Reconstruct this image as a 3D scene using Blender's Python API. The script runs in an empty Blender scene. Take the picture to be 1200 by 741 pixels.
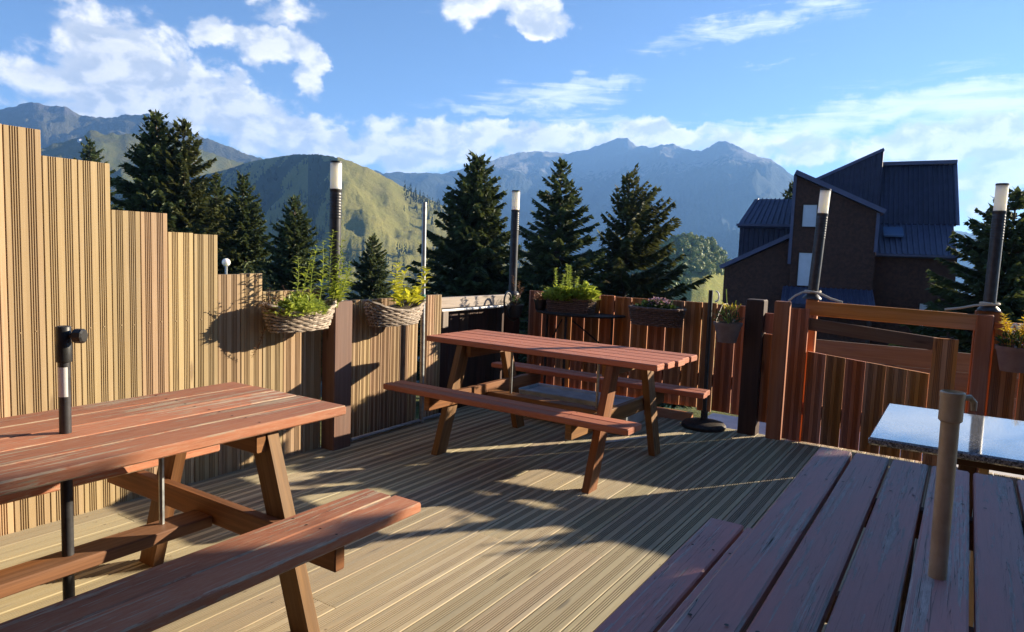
import bpy, math, random
from mathutils import Vector, Matrix, noise
R = math.radians
S = bpy.context.scene
COL = S.collection
random.seed(7)
EYE = 1.335

# ------------------------------------------------------------------ helpers
WORLD = {}
def empty(name, loc, label, cat, group=None):
    o = bpy.data.objects.new(name, None); COL.objects.link(o)
    o.empty_display_size = .1; o.location = loc; WORLD[o.name] = Vector(loc)
    tag(o, label, cat, group); return o
def tag(o, label=None, cat=None, group=None, kind=None):
    if label: o['label'] = label
    if cat: o['category'] = cat
    if group: o['group'] = group
    if kind: o['kind'] = kind
    return o

class Prof(list):
    dirty = (); mark = 10
class MB:
    def __init__(s): s.v = []; s.f = []; s.uv = []; s.rn = []
    def add(s, vs, fs, uvs=None, r=None):
        b = len(s.v); r = random.random() if r is None else r
        s.v += [tuple(p) for p in vs]
        for i, f in enumerate(fs):
            s.f.append([b + k for k in f]); s.rn.append(r)
            s.uv += uvs[i] if uvs else [(vs[k][0] + vs[k][2] * .3, vs[k][1] + vs[k][2]) for k in f]
    def extrude(s, p0, p1, prof, up=(0, 0, 1), r=None, ch=0.0, shear=0):
        """sweep a 2D outline (across, up) from p0 to p1; ends drawn in by ch"""
        p0 = Vector(p0); p1 = Vector(p1); d = (p1 - p0); L = d.length; d.normalize()
        up = Vector(up); side = d.cross(up).normalized(); up = side.cross(d).normalized()
        n = len(prof); cx = sum(p[0] for p in prof) / n; cy = sum(p[1] for p in prof) / n
        rings = [(0, 1), (L, 1)] if ch <= 0 else [(0, 0), (ch, 1), (L - ch, 1), (L, 0)]
        mx = max(abs(p[0] - cx) for p in prof); my = max(abs(p[1] - cy) for p in prof)
        vs = []; uo = random.uniform(0, 50); vo = random.uniform(0, 50)
        per = [0]
        for k in range(n):
            a = prof[k]; b = prof[(k + 1) % n]; per.append(per[-1] + math.hypot(a[0] - b[0], a[1] - b[1]))
        for (t, k) in rings:
            for (a, b) in prof:
                fa = fb = 1
                if not k: fa = 1 - ch * .8 / mx; fb = 1 - ch * .8 / my
                a2 = cx + (a - cx) * fa; b2 = cy + (b - cy) * fb
                vs.append(p0 + d * (t + (shear * a2 if t > L * .5 else 0)) + side * a2 + up * b2)
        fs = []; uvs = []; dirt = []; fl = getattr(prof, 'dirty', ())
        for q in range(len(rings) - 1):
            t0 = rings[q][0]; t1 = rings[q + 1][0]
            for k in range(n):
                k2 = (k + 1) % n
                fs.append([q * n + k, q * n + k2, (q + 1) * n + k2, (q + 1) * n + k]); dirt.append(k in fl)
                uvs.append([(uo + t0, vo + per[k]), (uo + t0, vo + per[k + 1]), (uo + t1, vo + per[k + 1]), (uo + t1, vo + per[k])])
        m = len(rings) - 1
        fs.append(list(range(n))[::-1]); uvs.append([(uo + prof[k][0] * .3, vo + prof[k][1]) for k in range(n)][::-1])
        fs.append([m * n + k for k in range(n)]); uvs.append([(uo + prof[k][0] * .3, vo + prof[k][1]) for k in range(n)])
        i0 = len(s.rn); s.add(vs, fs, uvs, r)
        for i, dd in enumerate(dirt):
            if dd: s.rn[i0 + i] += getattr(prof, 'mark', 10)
    def screw(s, p, n, rad=.0035):
        n = Vector(n).normalized(); a = n.orthogonal().normalized(); b = n.cross(a); p = Vector(p)
        s.add([p + (a * math.cos(k * .7854) + b * math.sin(k * .7854)) * rad for k in range(8)], [list(range(8))], None, 10.5)
    def plank(s, p0, p1, w, t, up=(0, 0, 1), ch=.004, r=None, edge=False):
        a = w / 2; b = t / 2; c = min(ch, a * .6, b * .6)
        prof = [(-a + c, -b), (a - c, -b), (a, -b + c), (a, b - c), (a - c, b), (-a + c, b), (-a, b - c), (-a, -b + c)]
        if edge: prof = Prof(prof); prof.dirty = {1, 3, 5, 7}; prof.mark = 20
        s.extrude(p0, p1, prof, up, r, ch)
    def box(s, x0, x1, y0, y1, z0, z1, ch=.003, r=None):
        dx, dy, dz = x1 - x0, y1 - y0, z1 - z0; c = ((x0 + x1) / 2, (y0 + y1) / 2, (z0 + z1) / 2)
        if dz >= dx and dz >= dy: s.plank((c[0], c[1], z0), (c[0], c[1], z1), dx, dy, (0, 1, 0), ch, r)
        elif dx >= dy: s.plank((x0, c[1], c[2]), (x1, c[1], c[2]), dy, dz, (0, 0, 1), ch, r)
        else: s.plank((c[0], y0, c[2]), (c[0], y1, c[2]), dx, dz, (0, 0, 1), ch, r)
    def tube(s, path, rad, n=10, r=None, closed=False):
        P = [Vector(p) for p in path]; m = len(P); rad = rad if hasattr(rad, '__len__') else [rad] * m
        vs = []; prev = None; acc = 0; lens = []
        for i, p in enumerate(P):
            if closed: d = P[(i + 1) % m] - P[i - 1]
            else: d = P[min(i + 1, m - 1)] - P[max(i - 1, 0)]
            d.normalize()
            if prev is None:
                prev = d.orthogonal().normalized()
            prev = (prev - d * prev.dot(d)).normalized(); o = d.cross(prev)
            if i: acc += (P[i] - P[i - 1]).length
            lens.append(acc)
            for k in range(n):
                a = 2 * math.pi * k / n
                vs.append(p + (prev * math.cos(a) + o * math.sin(a)) * rad[i])
        fs = []; uvs = []
        for i in range(m if closed else m - 1):
            j = (i + 1) % m
            for k in range(n):
                k2 = (k + 1) % n
                fs.append([i * n + k, i * n + k2, j * n + k2, j * n + k])
                c = 2 * math.pi * rad[i] / n
                uvs.append([(lens[i], k * c), (lens[i], (k + 1) * c), (lens[j], (k + 1) * c), (lens[j], k * c)])
        if not closed:
            fs.append(list(range(n))[::-1]); uvs.append([(0, 0)] * n)
            fs.append([(m - 1) * n + k for k in range(n)]); uvs.append([(0, 0)] * n)
        s.add(vs, fs, uvs, r)
    def lathe(s, prof, c=(0, 0, 0), n=28, sx=1, sy=1, a0=0, a1=2 * math.pi, r=None):
        full = abs(a1 - a0 - 2 * math.pi) < 1e-6; m = n if full else n + 1; vs = []
        for (rad, z) in prof:
            for k in range(m):
                a = a0 + (a1 - a0) * k / n
                vs.append((c[0] + rad * sx * math.cos(a), c[1] + rad * sy * math.sin(a), c[2] + z))
        fs = []
        for i in range(len(prof) - 1):
            for k in range(n):
                k2 = (k + 1) % m
                fs.append([i * m + k, i * m + k2, (i + 1) * m + k2, (i + 1) * m + k])
        s.add(vs, fs, None, r)
    def poly(s, pts, r=None): s.add(pts, [list(range(len(pts)))], None, r)
    def slab(s, pts, thick, r=None):
        """polygon given a thickness vector"""
        n = len(pts); t = Vector(thick); a = [Vector(p) for p in pts]; b = [p + t for p in a]
        s.add(a + b, [list(range(n))[::-1], [n + k for k in range(n)]] + [[k, (k + 1) % n, n + (k + 1) % n, n + k] for k in range(n)], None, r)
    def leaf(s, p, d, up, L, w, r=None):
        d = Vector(d).normalized(); side = d.cross(Vector(up))
        if side.length < 1e-4: side = d.orthogonal()
        side.normalize(); nn = side.cross(d); p = Vector(p)
        a = p; b = p + d * L * .45 + side * w * .5 + nn * w * .12; c = p + d * L - nn * L * .12; e = p + d * L * .45 - side * w * .5 + nn * w * .12
        m = p + d * L * .5 - nn * w * .06
        s.add([a, b, c, e, m], [[0, 1, 4], [1, 2, 4], [4, 2, 3], [0, 4, 3]], None, r)
    def build(s, name, mat, parent=None, smooth=False, label=None):
        off = WORLD[parent.name] if parent else Vector((0, 0, 0))
        me = bpy.data.meshes.new(name)
        me.from_pydata([(p[0] - off.x, p[1] - off.y, p[2] - off.z) for p in s.v], [], s.f)
        uvl = me.uv_layers.new(name='UVMap'); flat = [c for q in s.uv for c in q]
        uvl.data.foreach_set('uv', flat)
        at = me.attributes.new('rnd', 'FLOAT', 'FACE'); at.data.foreach_set('value', s.rn)
        me.materials.append(mat)
        if smooth:
            me.polygons.foreach_set('use_smooth', [True] * len(me.polygons))
            try: me.set_sharp_from_angle(angle=R(40))
            except Exception: pass
        me.update()
        o = bpy.data.objects.new(name, me); COL.objects.link(o)
        if parent: o.parent = parent
        WORLD[o.name] = off
        if label: o['label'] = label
        return o

def copy_tree(o, parent=None):
    c = o.copy(); COL.objects.link(c); c.parent = parent
    if 'label' in c and parent is None: del c['label']
    for ch in list(o.children): copy_tree(ch, c)
    return c

# ------------------------------------------------------------------ materials
class NT:
    def __init__(s, name):
        s.m = bpy.data.materials.new(name); s.m.use_nodes = True; s.t = s.m.node_tree; s.t.nodes.clear()
        s.out = s.n('ShaderNodeOutputMaterial')
    def n(s, typ, **kw):
        x = s.t.nodes.new(typ)
        for k, v in kw.items(): setattr(x, k, v)
        return x
    def l(s, a, b): s.t.links.new(a, b)
    def put(s, sock, v):
        if hasattr(v, 'is_output'): s.l(v, sock)
        elif v is not None:
            if hasattr(v, '__len__') and len(v) == 3 and sock.type == 'RGBA': v = (*v, 1)
            sock.default_value = v
    def math(s, op, a, b=None, c=None, clamp=False):
        x = s.n('ShaderNodeMath', operation=op, use_clamp=clamp); s.put(x.inputs[0], a)
        if b is not None: s.put(x.inputs[1], b)
        if c is not None: s.put(x.inputs[2], c)
        return x.outputs[0]
    def mix(s, f, a, b, bt='MIX'):
        x = s.n('ShaderNodeMix', data_type='RGBA', blend_type=bt); s.put(x.inputs[0], f); s.put(x.inputs[6], a); s.put(x.inputs[7], b)
        return x.outputs[2]
    def mapr(s, v, a, b, c=0, d=1, smooth=True):
        x = s.n('ShaderNodeMapRange'); x.interpolation_type = 'SMOOTHSTEP' if smooth else 'LINEAR'
        s.put(x.inputs[0], v)
        for i, q in enumerate((a, b, c, d)): s.put(x.inputs[i + 1], q)
        return x.outputs[0]
    def uv(s): return s.n('ShaderNodeUVMap', uv_map='UVMap').outputs[0]
    def obj(s): return s.n('ShaderNodeTexCoord').outputs['Object']
    def pos(s): return s.n('ShaderNodeNewGeometry').outputs['Position']
    def scale(s, v, sc, loc=(0, 0, 0)):
        x = s.n('ShaderNodeMapping'); s.l(v, x.inputs[0]); x.inputs['Scale'].default_value = sc; x.inputs['Location'].default_value = loc
        return x.outputs[0]
    def noise(s, v, sc, det=4, rough=.55, dist=0):
        x = s.n('ShaderNodeTexNoise'); s.l(v, x.inputs['Vector']); x.inputs['Scale'].default_value = sc
        x.inputs['Detail'].default_value = det; x.inputs['Roughness'].default_value = rough; x.inputs['Distortion'].default_value = dist
        return x.outputs[0]
    def rnd(s): return s.n('ShaderNodeAttribute', attribute_name='rnd').outputs['Fac']
    def bump(s, h, st, dist=.01):
        x = s.n('ShaderNodeBump'); s.l(h, x.inputs['Height']); x.inputs['Strength'].default_value = st; x.inputs['Distance'].default_value = dist
        return x.outputs[0]
    def bsdf(s, col, rough=.6, metal=0, normal=None, spec=.5, coat=0, trans=None, tcol=None):
        b = s.n('ShaderNodeBsdfPrincipled'); s.put(b.inputs['Base Color'], col); s.put(b.inputs['Roughness'], rough)
        s.put(b.inputs['Metallic'], metal); s.put(b.inputs['Specular IOR Level'], spec)
        if coat: b.inputs['Coat Weight'].default_value = coat; b.inputs['Coat Roughness'].default_value = .04
        if normal is not None: s.l(normal, b.inputs['Normal'])
        o = b.outputs[0]
        if trans:
            t = s.n('ShaderNodeBsdfTranslucent'); s.put(t.inputs['Color'], tcol if tcol is not None else col)
            x = s.n('ShaderNodeMixShader'); x.inputs[0].default_value = trans; s.l(o, x.inputs[1]); s.l(t.outputs[0], x.inputs[2]); o = x.outputs[0]
        s.l(o, s.out.inputs['Surface']); return s.m

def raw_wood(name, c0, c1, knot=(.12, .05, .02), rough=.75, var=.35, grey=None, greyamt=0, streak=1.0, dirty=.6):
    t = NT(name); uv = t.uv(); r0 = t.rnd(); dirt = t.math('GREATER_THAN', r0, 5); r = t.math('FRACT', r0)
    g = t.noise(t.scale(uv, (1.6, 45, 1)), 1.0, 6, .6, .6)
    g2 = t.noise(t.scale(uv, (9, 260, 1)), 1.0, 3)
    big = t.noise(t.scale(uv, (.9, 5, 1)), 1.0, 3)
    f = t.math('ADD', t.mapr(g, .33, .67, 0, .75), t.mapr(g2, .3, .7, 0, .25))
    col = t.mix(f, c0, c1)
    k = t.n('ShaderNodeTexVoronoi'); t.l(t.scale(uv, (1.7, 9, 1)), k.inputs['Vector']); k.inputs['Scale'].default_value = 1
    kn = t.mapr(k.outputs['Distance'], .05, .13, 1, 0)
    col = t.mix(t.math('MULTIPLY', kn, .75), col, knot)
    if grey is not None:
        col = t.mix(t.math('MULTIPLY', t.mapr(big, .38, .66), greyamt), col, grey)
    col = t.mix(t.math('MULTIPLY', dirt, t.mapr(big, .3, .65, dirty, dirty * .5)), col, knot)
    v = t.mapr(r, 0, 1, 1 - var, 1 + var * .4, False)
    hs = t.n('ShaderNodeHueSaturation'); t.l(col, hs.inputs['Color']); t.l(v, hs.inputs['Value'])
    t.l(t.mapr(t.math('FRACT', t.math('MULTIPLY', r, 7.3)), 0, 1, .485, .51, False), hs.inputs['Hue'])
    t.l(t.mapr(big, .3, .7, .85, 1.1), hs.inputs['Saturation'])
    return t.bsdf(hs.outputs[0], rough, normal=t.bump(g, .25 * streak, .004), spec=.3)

def worn_paint(name, paint, paint2, wood, wear=.5, crack=.5, rough=.55, under=None, edge=.04):
    t = NT(name); uv = t.uv(); r0 = t.rnd(); r = t.math('FRACT', r0); eg = t.math('GREATER_THAN', r0, 15); nail = t.math('SUBTRACT', t.math('GREATER_THAN', r0, 5), eg)
    grain = t.noise(t.scale(uv, (1.5, 50, 1)), 1, 6, .62, .5)
    big = t.noise(t.scale(uv, (1.6, 7, 1), (3.1, 1.7, 0)), 1, 5, .6)
    fine = t.noise(t.scale(uv, (14, 90, 1)), 1, 4, .7)
    pc = t.mix(t.mapr(big, .3, .7), paint, paint2)
    pc = t.mix(t.math('MULTIPLY', t.mapr(fine, .35, .75), .25), pc, under if under else wood)
    m = t.math('ADD', t.math('MULTIPLY', grain, .5), t.math('ADD', t.math('MULTIPLY', big, .35), t.math('MULTIPLY', fine, .25)))
    m = t.math('ADD', m, t.math('MULTIPLY', eg, edge)); th = .72 - wear * .22
    wm = t.mapr(m, th, th + .035)
    wc = t.mix(t.mapr(fine, .3, .7), wood, tuple(c * .55 for c in wood))
    col = t.mix(wm, pc, wc)
    cr = t.noise(t.scale(uv, (1.1, 70, 1), (9, 4, 0)), 1, 3, .5, 1.2)
    cm = t.math('MULTIPLY', t.mapr(t.math('ABSOLUTE', t.math('SUBTRACT', cr, .5)), .0, .010, 1, 0), t.mapr(big, .40, .60))
    cm = t.math('MULTIPLY', cm, crack)
    col = t.mix(cm, col, (.012, .008, .008)); col = t.mix(nail, col, (.02, .012, .01))
    hs = t.n('ShaderNodeHueSaturation'); t.l(col, hs.inputs['Color']); t.l(t.mapr(r, 0, 1, .78, 1.12, False), hs.inputs['Value'])
    h = t.math('SUBTRACT', t.math('SUBTRACT', grain, t.math('MULTIPLY', wm, .35)), t.math('MULTIPLY', cm, 1.5))
    return t.bsdf(hs.outputs[0], t.mapr(wm, 0, 1, rough, .85), normal=t.bump(h, .45, .004), spec=.4)

def simple(name, c0, c1, sc=12, rough=.6, metal=0, bump=.15, spec=.5, det=4, trans=None, tcol=None, var=.0, stretch=(1, 1, 1)):
    t = NT(name); p = t.scale(t.obj(), stretch); nz = t.noise(p, sc, det, .6); col = t.mix(t.mapr(nz, .35, .65), c0, c1)
    if var:
        hs = t.n('ShaderNodeHueSaturation'); t.l(col, hs.inputs['Color']); t.l(t.mapr(t.rnd(), 0, 1, 1 - var, 1 + var, False), hs.inputs['Value']); col = hs.outputs[0]
    return t.bsdf(col, rough, metal, t.bump(nz, bump, .01) if bump else None, spec, trans=trans, tcol=tcol)

M = {}
M['fence'] = raw_wood('pale_larch', (.51, .36, .185), (.40, .265, .12), (.21, .12, .055), .7, .30, (.46, .38, .26), .45, 1.0, .42)
M['fence_old'] = raw_wood('weathered_larch', (.52, .36, .19), (.38, .235, .11), (.2, .1, .04), .75, .35, (.30, .24, .16), .6)
M['brown'] = raw_wood('red_brown_fence', (.56, .225, .085), (.39, .145, .05), (.14, .05, .02), .65, .35)
M['darkwood'] = raw_wood('dark_stained_wood', (.075, .038, .023), (.04, .02, .013), (.02, .01, .006), .7, .3)
M['postbrown'] = raw_wood('brown_post', (.20, .11, .08), (.14, .075, .055), (.05, .03, .02), .7, .2)
M['greybeam'] = raw_wood('grey_beam', (.42, .36, .30), (.26, .22, .18), (.1, .08, .06), .85, .2)
M['gateplank'] = raw_wood('tan_gate_rail', (.22, .12, .06), (.15, .075, .04), (.05, .02, .01), .7, .2)
M['deck'] = raw_wood('deck_pine', (.55, .46, .275), (.43, .345, .195), (.10, .07, .045), .7, .22, (.36, .33, .26), .6, 1.0, .8)
M['leg'] = raw_wood('honey_leg', (.27, .125, .042), (.15, .066, .022), (.06, .025, .012), .6, .3)
M['paint'] = worn_paint('terracotta_paint', (.44, .165, .08), (.34, .115, .06), (.60, .44, .30), .66, .7, .75)
M['paint2'] = worn_paint('terracotta_paint_fresh', (.49, .155, .08), (.40, .125, .065), (.52, .33, .23), .26, .35, .7)
M['paint3'] = worn_paint('weathered_maroon_paint', (.47, .185, .165), (.36, .20, .185), (.52, .43, .40), .66, 1.15, .6, (.22, .12, .12))
M['metal'] = simple('dark_grey_metal', (.035, .035, .038), (.055, .055, .06), 25, .42, .3, .05)
M['steel'] = simple('galvanised_steel', (.30, .32, .33), (.42, .44, .45), 30, .45, .8, .05)
M['black'] = simple('black_plastic', (.012, .012, .013), (.02, .02, .02), 30, .45, 0, .05)
M['iron'] = simple('dark_iron', (.02, .018, .017), (.05, .035, .028), 40, .6, .4, .2)
M['bronze'] = simple('beige_lacquer', (.54, .44, .29), (.45, .35, .22), 22, .45, .1, .05)
def frosted():
    t = NT('frosted_diffuser'); m = t.bsdf((.93, .90, .82), .4, spec=.4); b = [x for x in t.t.nodes if x.type == 'BSDF_PRINCIPLED'][0]
    b.inputs['Subsurface Weight'].default_value = 1; b.inputs['Subsurface Radius'].default_value = (1, .92, .72); b.inputs['Subsurface Scale'].default_value = .09
    return m
M['diffuser'] = frosted()
M['soil'] = simple('soil', (.03, .02, .014), (.06, .04, .025), 60, .95, 0, .6)
M['terracotta'] = simple('clay_pot', (.30, .15, .10), (.24, .115, .08), 14, .75, 0, .1)
M['greypot'] = simple('grey_brown_pot', (.20, .14, .11), (.15, .10, .08), 14, .7, 0, .1)
M['wicker'] = simple('grey_wicker', (.40, .33, .26), (.20, .15, .11), 40, .75, 0, .2, var=.3)
M['wicker2'] = simple('brown_wicker', (.13, .075, .05), (.08, .045, .03), 40, .7, 0, .2, var=.3)
M['rope'] = simple('pale_rope', (.62, .56, .45), (.5, .44, .34), 200, .85, 0, .3)
M['zinc'] = simple('zinc_sheet', (.33, .36, .39), (.45, .48, .50), 9, .45, .5, .1)
M['concrete'] = simple('pale_concrete', (.42, .42, .42), (.52, .52, .51), 6, .8, 0, .2)
M['label'] = simple('paper_label', (.75, .74, .72), (.6, .6, .6), 6, .5, 0, 0)
M['greentape'] = simple('green_tape', (.03, .17, .12), (.04, .2, .15), 20, .5, 0, 0)
def leafmat(n, a, b, tr=.35): return simple(n, a, b, 9, .5, 0, 0, .4, trans=tr, tcol=(b[0] * 1.5, b[1] * 1.5, b[2] * .9), var=.35)
M['leaf'] = leafmat('green_leaf', (.22, .29, .045), (.32, .37, .07))
M['leafy'] = leafmat('yellow_green_leaf', (.42, .43, .05), (.52, .50, .07))
M['leafpale'] = leafmat('pale_leaf', (.28, .35, .08), (.36, .42, .11))
M['leafyel'] = leafmat('yellow_leaf', (.55, .40, .03), (.6, .45, .06))
M['leafdark'] = leafmat('dark_leaf', (.03, .055, .02), (.045, .08, .025), .2)
M['leafdry'] = leafmat('dry_leaf', (.11, .055, .03), (.18, .09, .05), .2)
M['petal'] = leafmat('mauve_petal', (.24, .12, .24), (.36, .22, .34), .2)
M['redleaf'] = leafmat('rosette_leaf', (.30, .12, .08), (.35, .18, .1), .2)
M['needle'] = simple('fir_needles', (.046, .074, .028), (.10, .13, .042), .6, .6, 0, 0, .35, trans=.2, tcol=(.13, .16, .045), var=.5)
M['needle2'] = simple('fir_needles_olive', (.06, .075, .024), (.11, .115, .036), .6, .65, 0, 0, .3, trans=.2, tcol=(.14, .15, .04), var=.5)
M['bark'] = simple('fir_bark', (.09, .065, .045), (.15, .115, .08), 7, .9, 0, .5, stretch=(1, 1, .3))
M['shadow_caster_leaf'] = simple('shadow_caster_leaves', (.06, .11, .022), (.13, .16, .035), .05, .6, 0, 0, .3, trans=.2, tcol=(.15, .18, .04), var=.5)
M['knollleaf'] = simple('knoll_broad_leaves', (.10, .16, .03), (.22, .25, .05), .05, .6, 0, 0, .3, trans=.2, tcol=(.2, .22, .05), var=.4)
M['scrub'] = simple('far_conifers', (.028, .045, .018), (.05, .065, .025), .02, .8, 0, 0, .2, var=.4)

def granite():
    t = NT('polished_granite'); p = t.obj()
    v = t.n('ShaderNodeTexVoronoi'); t.l(p, v.inputs['Vector']); v.inputs['Scale'].default_value = 260
    n1 = t.noise(p, 130, 5, .7)
    c = t.mix(t.mapr(n1, .38, .62), (.05, .052, .058), (.20, .205, .22)); c = t.mix(t.mapr(v.outputs['Color'], .55, .8), c, (.32, .32, .34))
    return t.bsdf(c, .06, normal=t.bump(t.noise(p, 7, 2), .02, .01), spec=.7, coat=.6)
M['granite'] = granite()
def cladding(name, a, b, sc, rough, bump, metal=0):
    t = NT(name); p = t.obj(); n1 = t.noise(p, sc, 5, .7); n2 = t.noise(p, .7, 3)
    c = t.mix(t.mapr(n1, .35, .65), a, b); c = t.mix(t.math('MULTIPLY', t.mapr(n2, .4, .7), .35), c, tuple(x * .6 for x in a))
    return t.bsdf(c, rough, metal, t.bump(n1, bump, .03), .35)
M['render'] = cladding('brown_shingle_wall', (.105, .046, .030), (.06, .027, .019), 9, .85, .6)
M['roof'] = cladding('blue_grey_metal_roof', (.08, .09, .155), (.06, .07, .125), 4, .42, .05, .25)
M['roofdark'] = cladding('dark_metal_cladding', (.045, .047, .085), (.032, .034, .062), 4, .5, .05, .2)
M['trim'] = cladding('slate_blue_fascia', (.12, .125, .20), (.095, .10, .165), 4, .55, .05)
M['shutter'] = cladding('white_shutter', (.72, .74, .78), (.66, .68, .72), 4, .6, .03)
M['skylight'] = cladding('skylight_glass', (.10, .17, .30), (.09, .15, .27), 3, .12, .0)

def land(name, grass0, grass1, wood, rock, wood_shade_low, wood_shade_high, scale=1.0, rockz=None, bias=0.0, cover_and_shade=False):
    t = NT(name); p = t.pos(); z = t.n('ShaderNodeSeparateXYZ'); t.l(p, z.inputs[0]); zz = z.outputs[2]
    n1 = t.noise(p, .006 * scale, 7, .62); n2 = t.noise(p, .03 * scale, 6, .65); n3 = t.noise(p, .12 * scale, 5, .7); n4 = t.noise(p, .55 * scale, 6, .72)
    c = t.mix(t.mapr(n2, .35, .65), grass0, grass1)
    c = t.mix(t.math('MULTIPLY', t.mapr(n3, .45, .7), .35), c, tuple(x * .55 for x in grass0))
    c = t.mix(t.math('MULTIPLY', t.mapr(n4, .42, .62), .5), c, tuple(x * .42 for x in grass0))
    w = t.math('ADD', t.mapr(zz, wood_shade_low, wood_shade_high, .32 + bias, -.30 + bias, False), t.math('ADD', t.math('MULTIPLY', n1, .6), t.math('MULTIPLY', n2, .4)))
    c = t.mix(t.mapr(w, .50, .56), c, wood)  # wood colour on low ground also stands in for the valley's cast shadow
    if cover_and_shade: c = t.mix(t.mapr(t.rnd(), .4, .6), c, wood)
    if rockz:
        rk = t.math('ADD', t.mapr(zz, rockz[0], rockz[1], -.25, .3, False), t.math('ADD', t.math('MULTIPLY', n3, .5), t.math('MULTIPLY', n2, .5)))
        c = t.mix(t.mapr(rk, .5, .62), c, rock)
    return t.bsdf(c, .95, normal=t.bump(t.math('ADD', n3, t.math('MULTIPLY', n4, .5)), .8, 6 / scale), spec=.1)

# ------------------------------------------------------------------ timber profiles
BW = .1425
def grooved(W=BW, T=.027, gd=.0045):
    """outline of a decking board: grooved bands with smooth strips between"""
    top = [(-W / 2, T / 2 - .002), (-W / 2 + .002, T / 2)]
    for b0 in (.0205, .0845):
        for k in range(4):
            g = -W / 2 + (b0 + k * .0096) * W / .1425; q = W / .1425
            top += [(g, T / 2), (g + .001 * q, T / 2 - gd), (g + .0050 * q, T / 2 - gd), (g + .0060 * q, T / 2)]
    top += [(W / 2 - .002, T / 2), (W / 2, T / 2 - .002)]
    return [(-W / 2, -T / 2)] + top + [(W / 2, -T / 2)]
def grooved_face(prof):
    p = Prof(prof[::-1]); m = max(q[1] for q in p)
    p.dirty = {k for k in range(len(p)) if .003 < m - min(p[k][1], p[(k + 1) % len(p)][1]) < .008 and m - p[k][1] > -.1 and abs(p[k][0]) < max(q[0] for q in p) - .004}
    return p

# ------------------------------------------------------------------ the deck
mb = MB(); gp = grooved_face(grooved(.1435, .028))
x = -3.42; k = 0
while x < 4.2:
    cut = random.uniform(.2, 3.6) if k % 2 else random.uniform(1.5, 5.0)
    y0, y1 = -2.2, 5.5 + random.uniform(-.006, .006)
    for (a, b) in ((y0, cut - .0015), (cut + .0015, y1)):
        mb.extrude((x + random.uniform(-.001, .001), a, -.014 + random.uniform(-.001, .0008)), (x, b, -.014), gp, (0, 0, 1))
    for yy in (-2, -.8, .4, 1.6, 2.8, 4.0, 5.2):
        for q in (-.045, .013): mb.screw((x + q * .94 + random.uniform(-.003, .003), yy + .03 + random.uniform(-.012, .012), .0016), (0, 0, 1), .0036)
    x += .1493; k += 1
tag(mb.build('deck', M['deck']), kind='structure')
mb = MB()
for yy in (-2, -.8, .4, 1.6, 2.8, 4.0, 5.2): mb.box(-3.45, 4.2, yy, yy + .06, -.2, -.031)
mb.box(-3.49, 4.2, 5.47, 5.495, -.6, -.033)
tag(mb.build('deck_joists', M['darkwood']), kind='structure')
mb = MB(); mb.box(-3.42, -1.80, 5.515, 5.575, -.20, .065)
tag(mb.build('deck_kerb', M['brown']), kind='structure')

# ------------------------------------------------------------------ left stepped fence
FX = -3.47
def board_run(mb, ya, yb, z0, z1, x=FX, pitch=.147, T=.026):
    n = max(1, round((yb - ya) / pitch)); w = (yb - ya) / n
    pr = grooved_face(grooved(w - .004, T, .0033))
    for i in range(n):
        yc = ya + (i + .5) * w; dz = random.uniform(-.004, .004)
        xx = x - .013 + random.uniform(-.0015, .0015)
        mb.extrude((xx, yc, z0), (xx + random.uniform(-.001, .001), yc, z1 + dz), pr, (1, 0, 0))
        for zs in (.295, .895):
            if zs < z1 - .03:
                for q in (-.0, .43): mb.screw((xx + T / 2 + .0016, yc + (q - .2) * w, zs + random.uniform(-.006, .006)), (1, 0, 0), .003)
fz = empty('stepped_fence', (FX, 1.5, 0), 'tall fence of pale grooved boards stepping down behind the front left picnic table', 'fence')
steps = [(-1.14, -.55, 2.42), (-.55, .03, 2.2), (.03, .33, 2.05), (.33, .62, 2.0), (.62, .915, 1.93), (.915, 1.505, 1.785), (1.505, 1.80, 1.675), (1.80, 2.085, 1.458), (2.085, 2.372, 1.358), (2.372, 2.665, 1.142), (2.665, 3.12, 1.040)]
for (a, b, z) in steps:
    mb = MB(); board_run(mb, a, b, -.02, z); mb.build('board_panel', M['fence'], fz)
for z in (.25, .85):
    mb = MB(); mb.box(FX - .075, FX - .03, -1.1, 3.14, z, z + .09); mb.build('rail', M['fence_old'], fz)
mb = MB(); mb.box(-3.47, -3.35, 3.12, 3.275, -.03, .965, .006); mb.build('post', M['postbrown'], fz)
f2 = empty('low_board_fence', (FX, 3.7, 0), 'low weathered board fence between two lamp posts behind the wide bench end', 'fence')
mb = MB(); board_run(mb, 3.28, 4.09, -.02, .955, FX - .02, .1); mb.build('board_panel', M['fence_old'], f2)
mb = MB(); board_run(mb, 4.15, 4.32, -.02, .962, FX + .02, .085); mb.build('end_board', M['fence_old'], f2)
mb = MB(); mb.box(FX - .09, FX - .05, 3.28, 4.3, .80, .89); mb.build('rail', M['fence_old'], f2)
mb = MB(); mb.box(FX - .02, FX + .03, 4.33, 4.40, .70, .83); mb.build('end_block', M['greybeam'], f2)
# corner bay: grey beam over dark boards
f3 = empty('beam_fence', (FX, 4.9, 0), 'short fence bay of dark boards under a weathered grey beam', 'fence')
mb = MB(); mb.plank((FX - .03, 4.325, .893), (FX - .03, 5.42, .885), .05, .088, (0, 0, 1), .006); mb.build('beam', M['greybeam'], f3)
mb = MB()
for i in range(8): mb.box(FX - .16, FX - .135, 4.34 + i * .14, 4.34 + i * .14 + .137, -.3, .83)
mb.build('board_panel', M['darkwood'], f3)
mb = MB(); mb.tube([(FX + .012, 4.33, .835), (FX + .012, 5.30, .832)], .011, 8); mb.build('pipe', M['label'], f3)
mb = MB(); mb.box(-3.56, -3.45, 5.37, 5.48, -.3, .925, .006); mb.build('post', M['darkwood'], f3)
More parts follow.
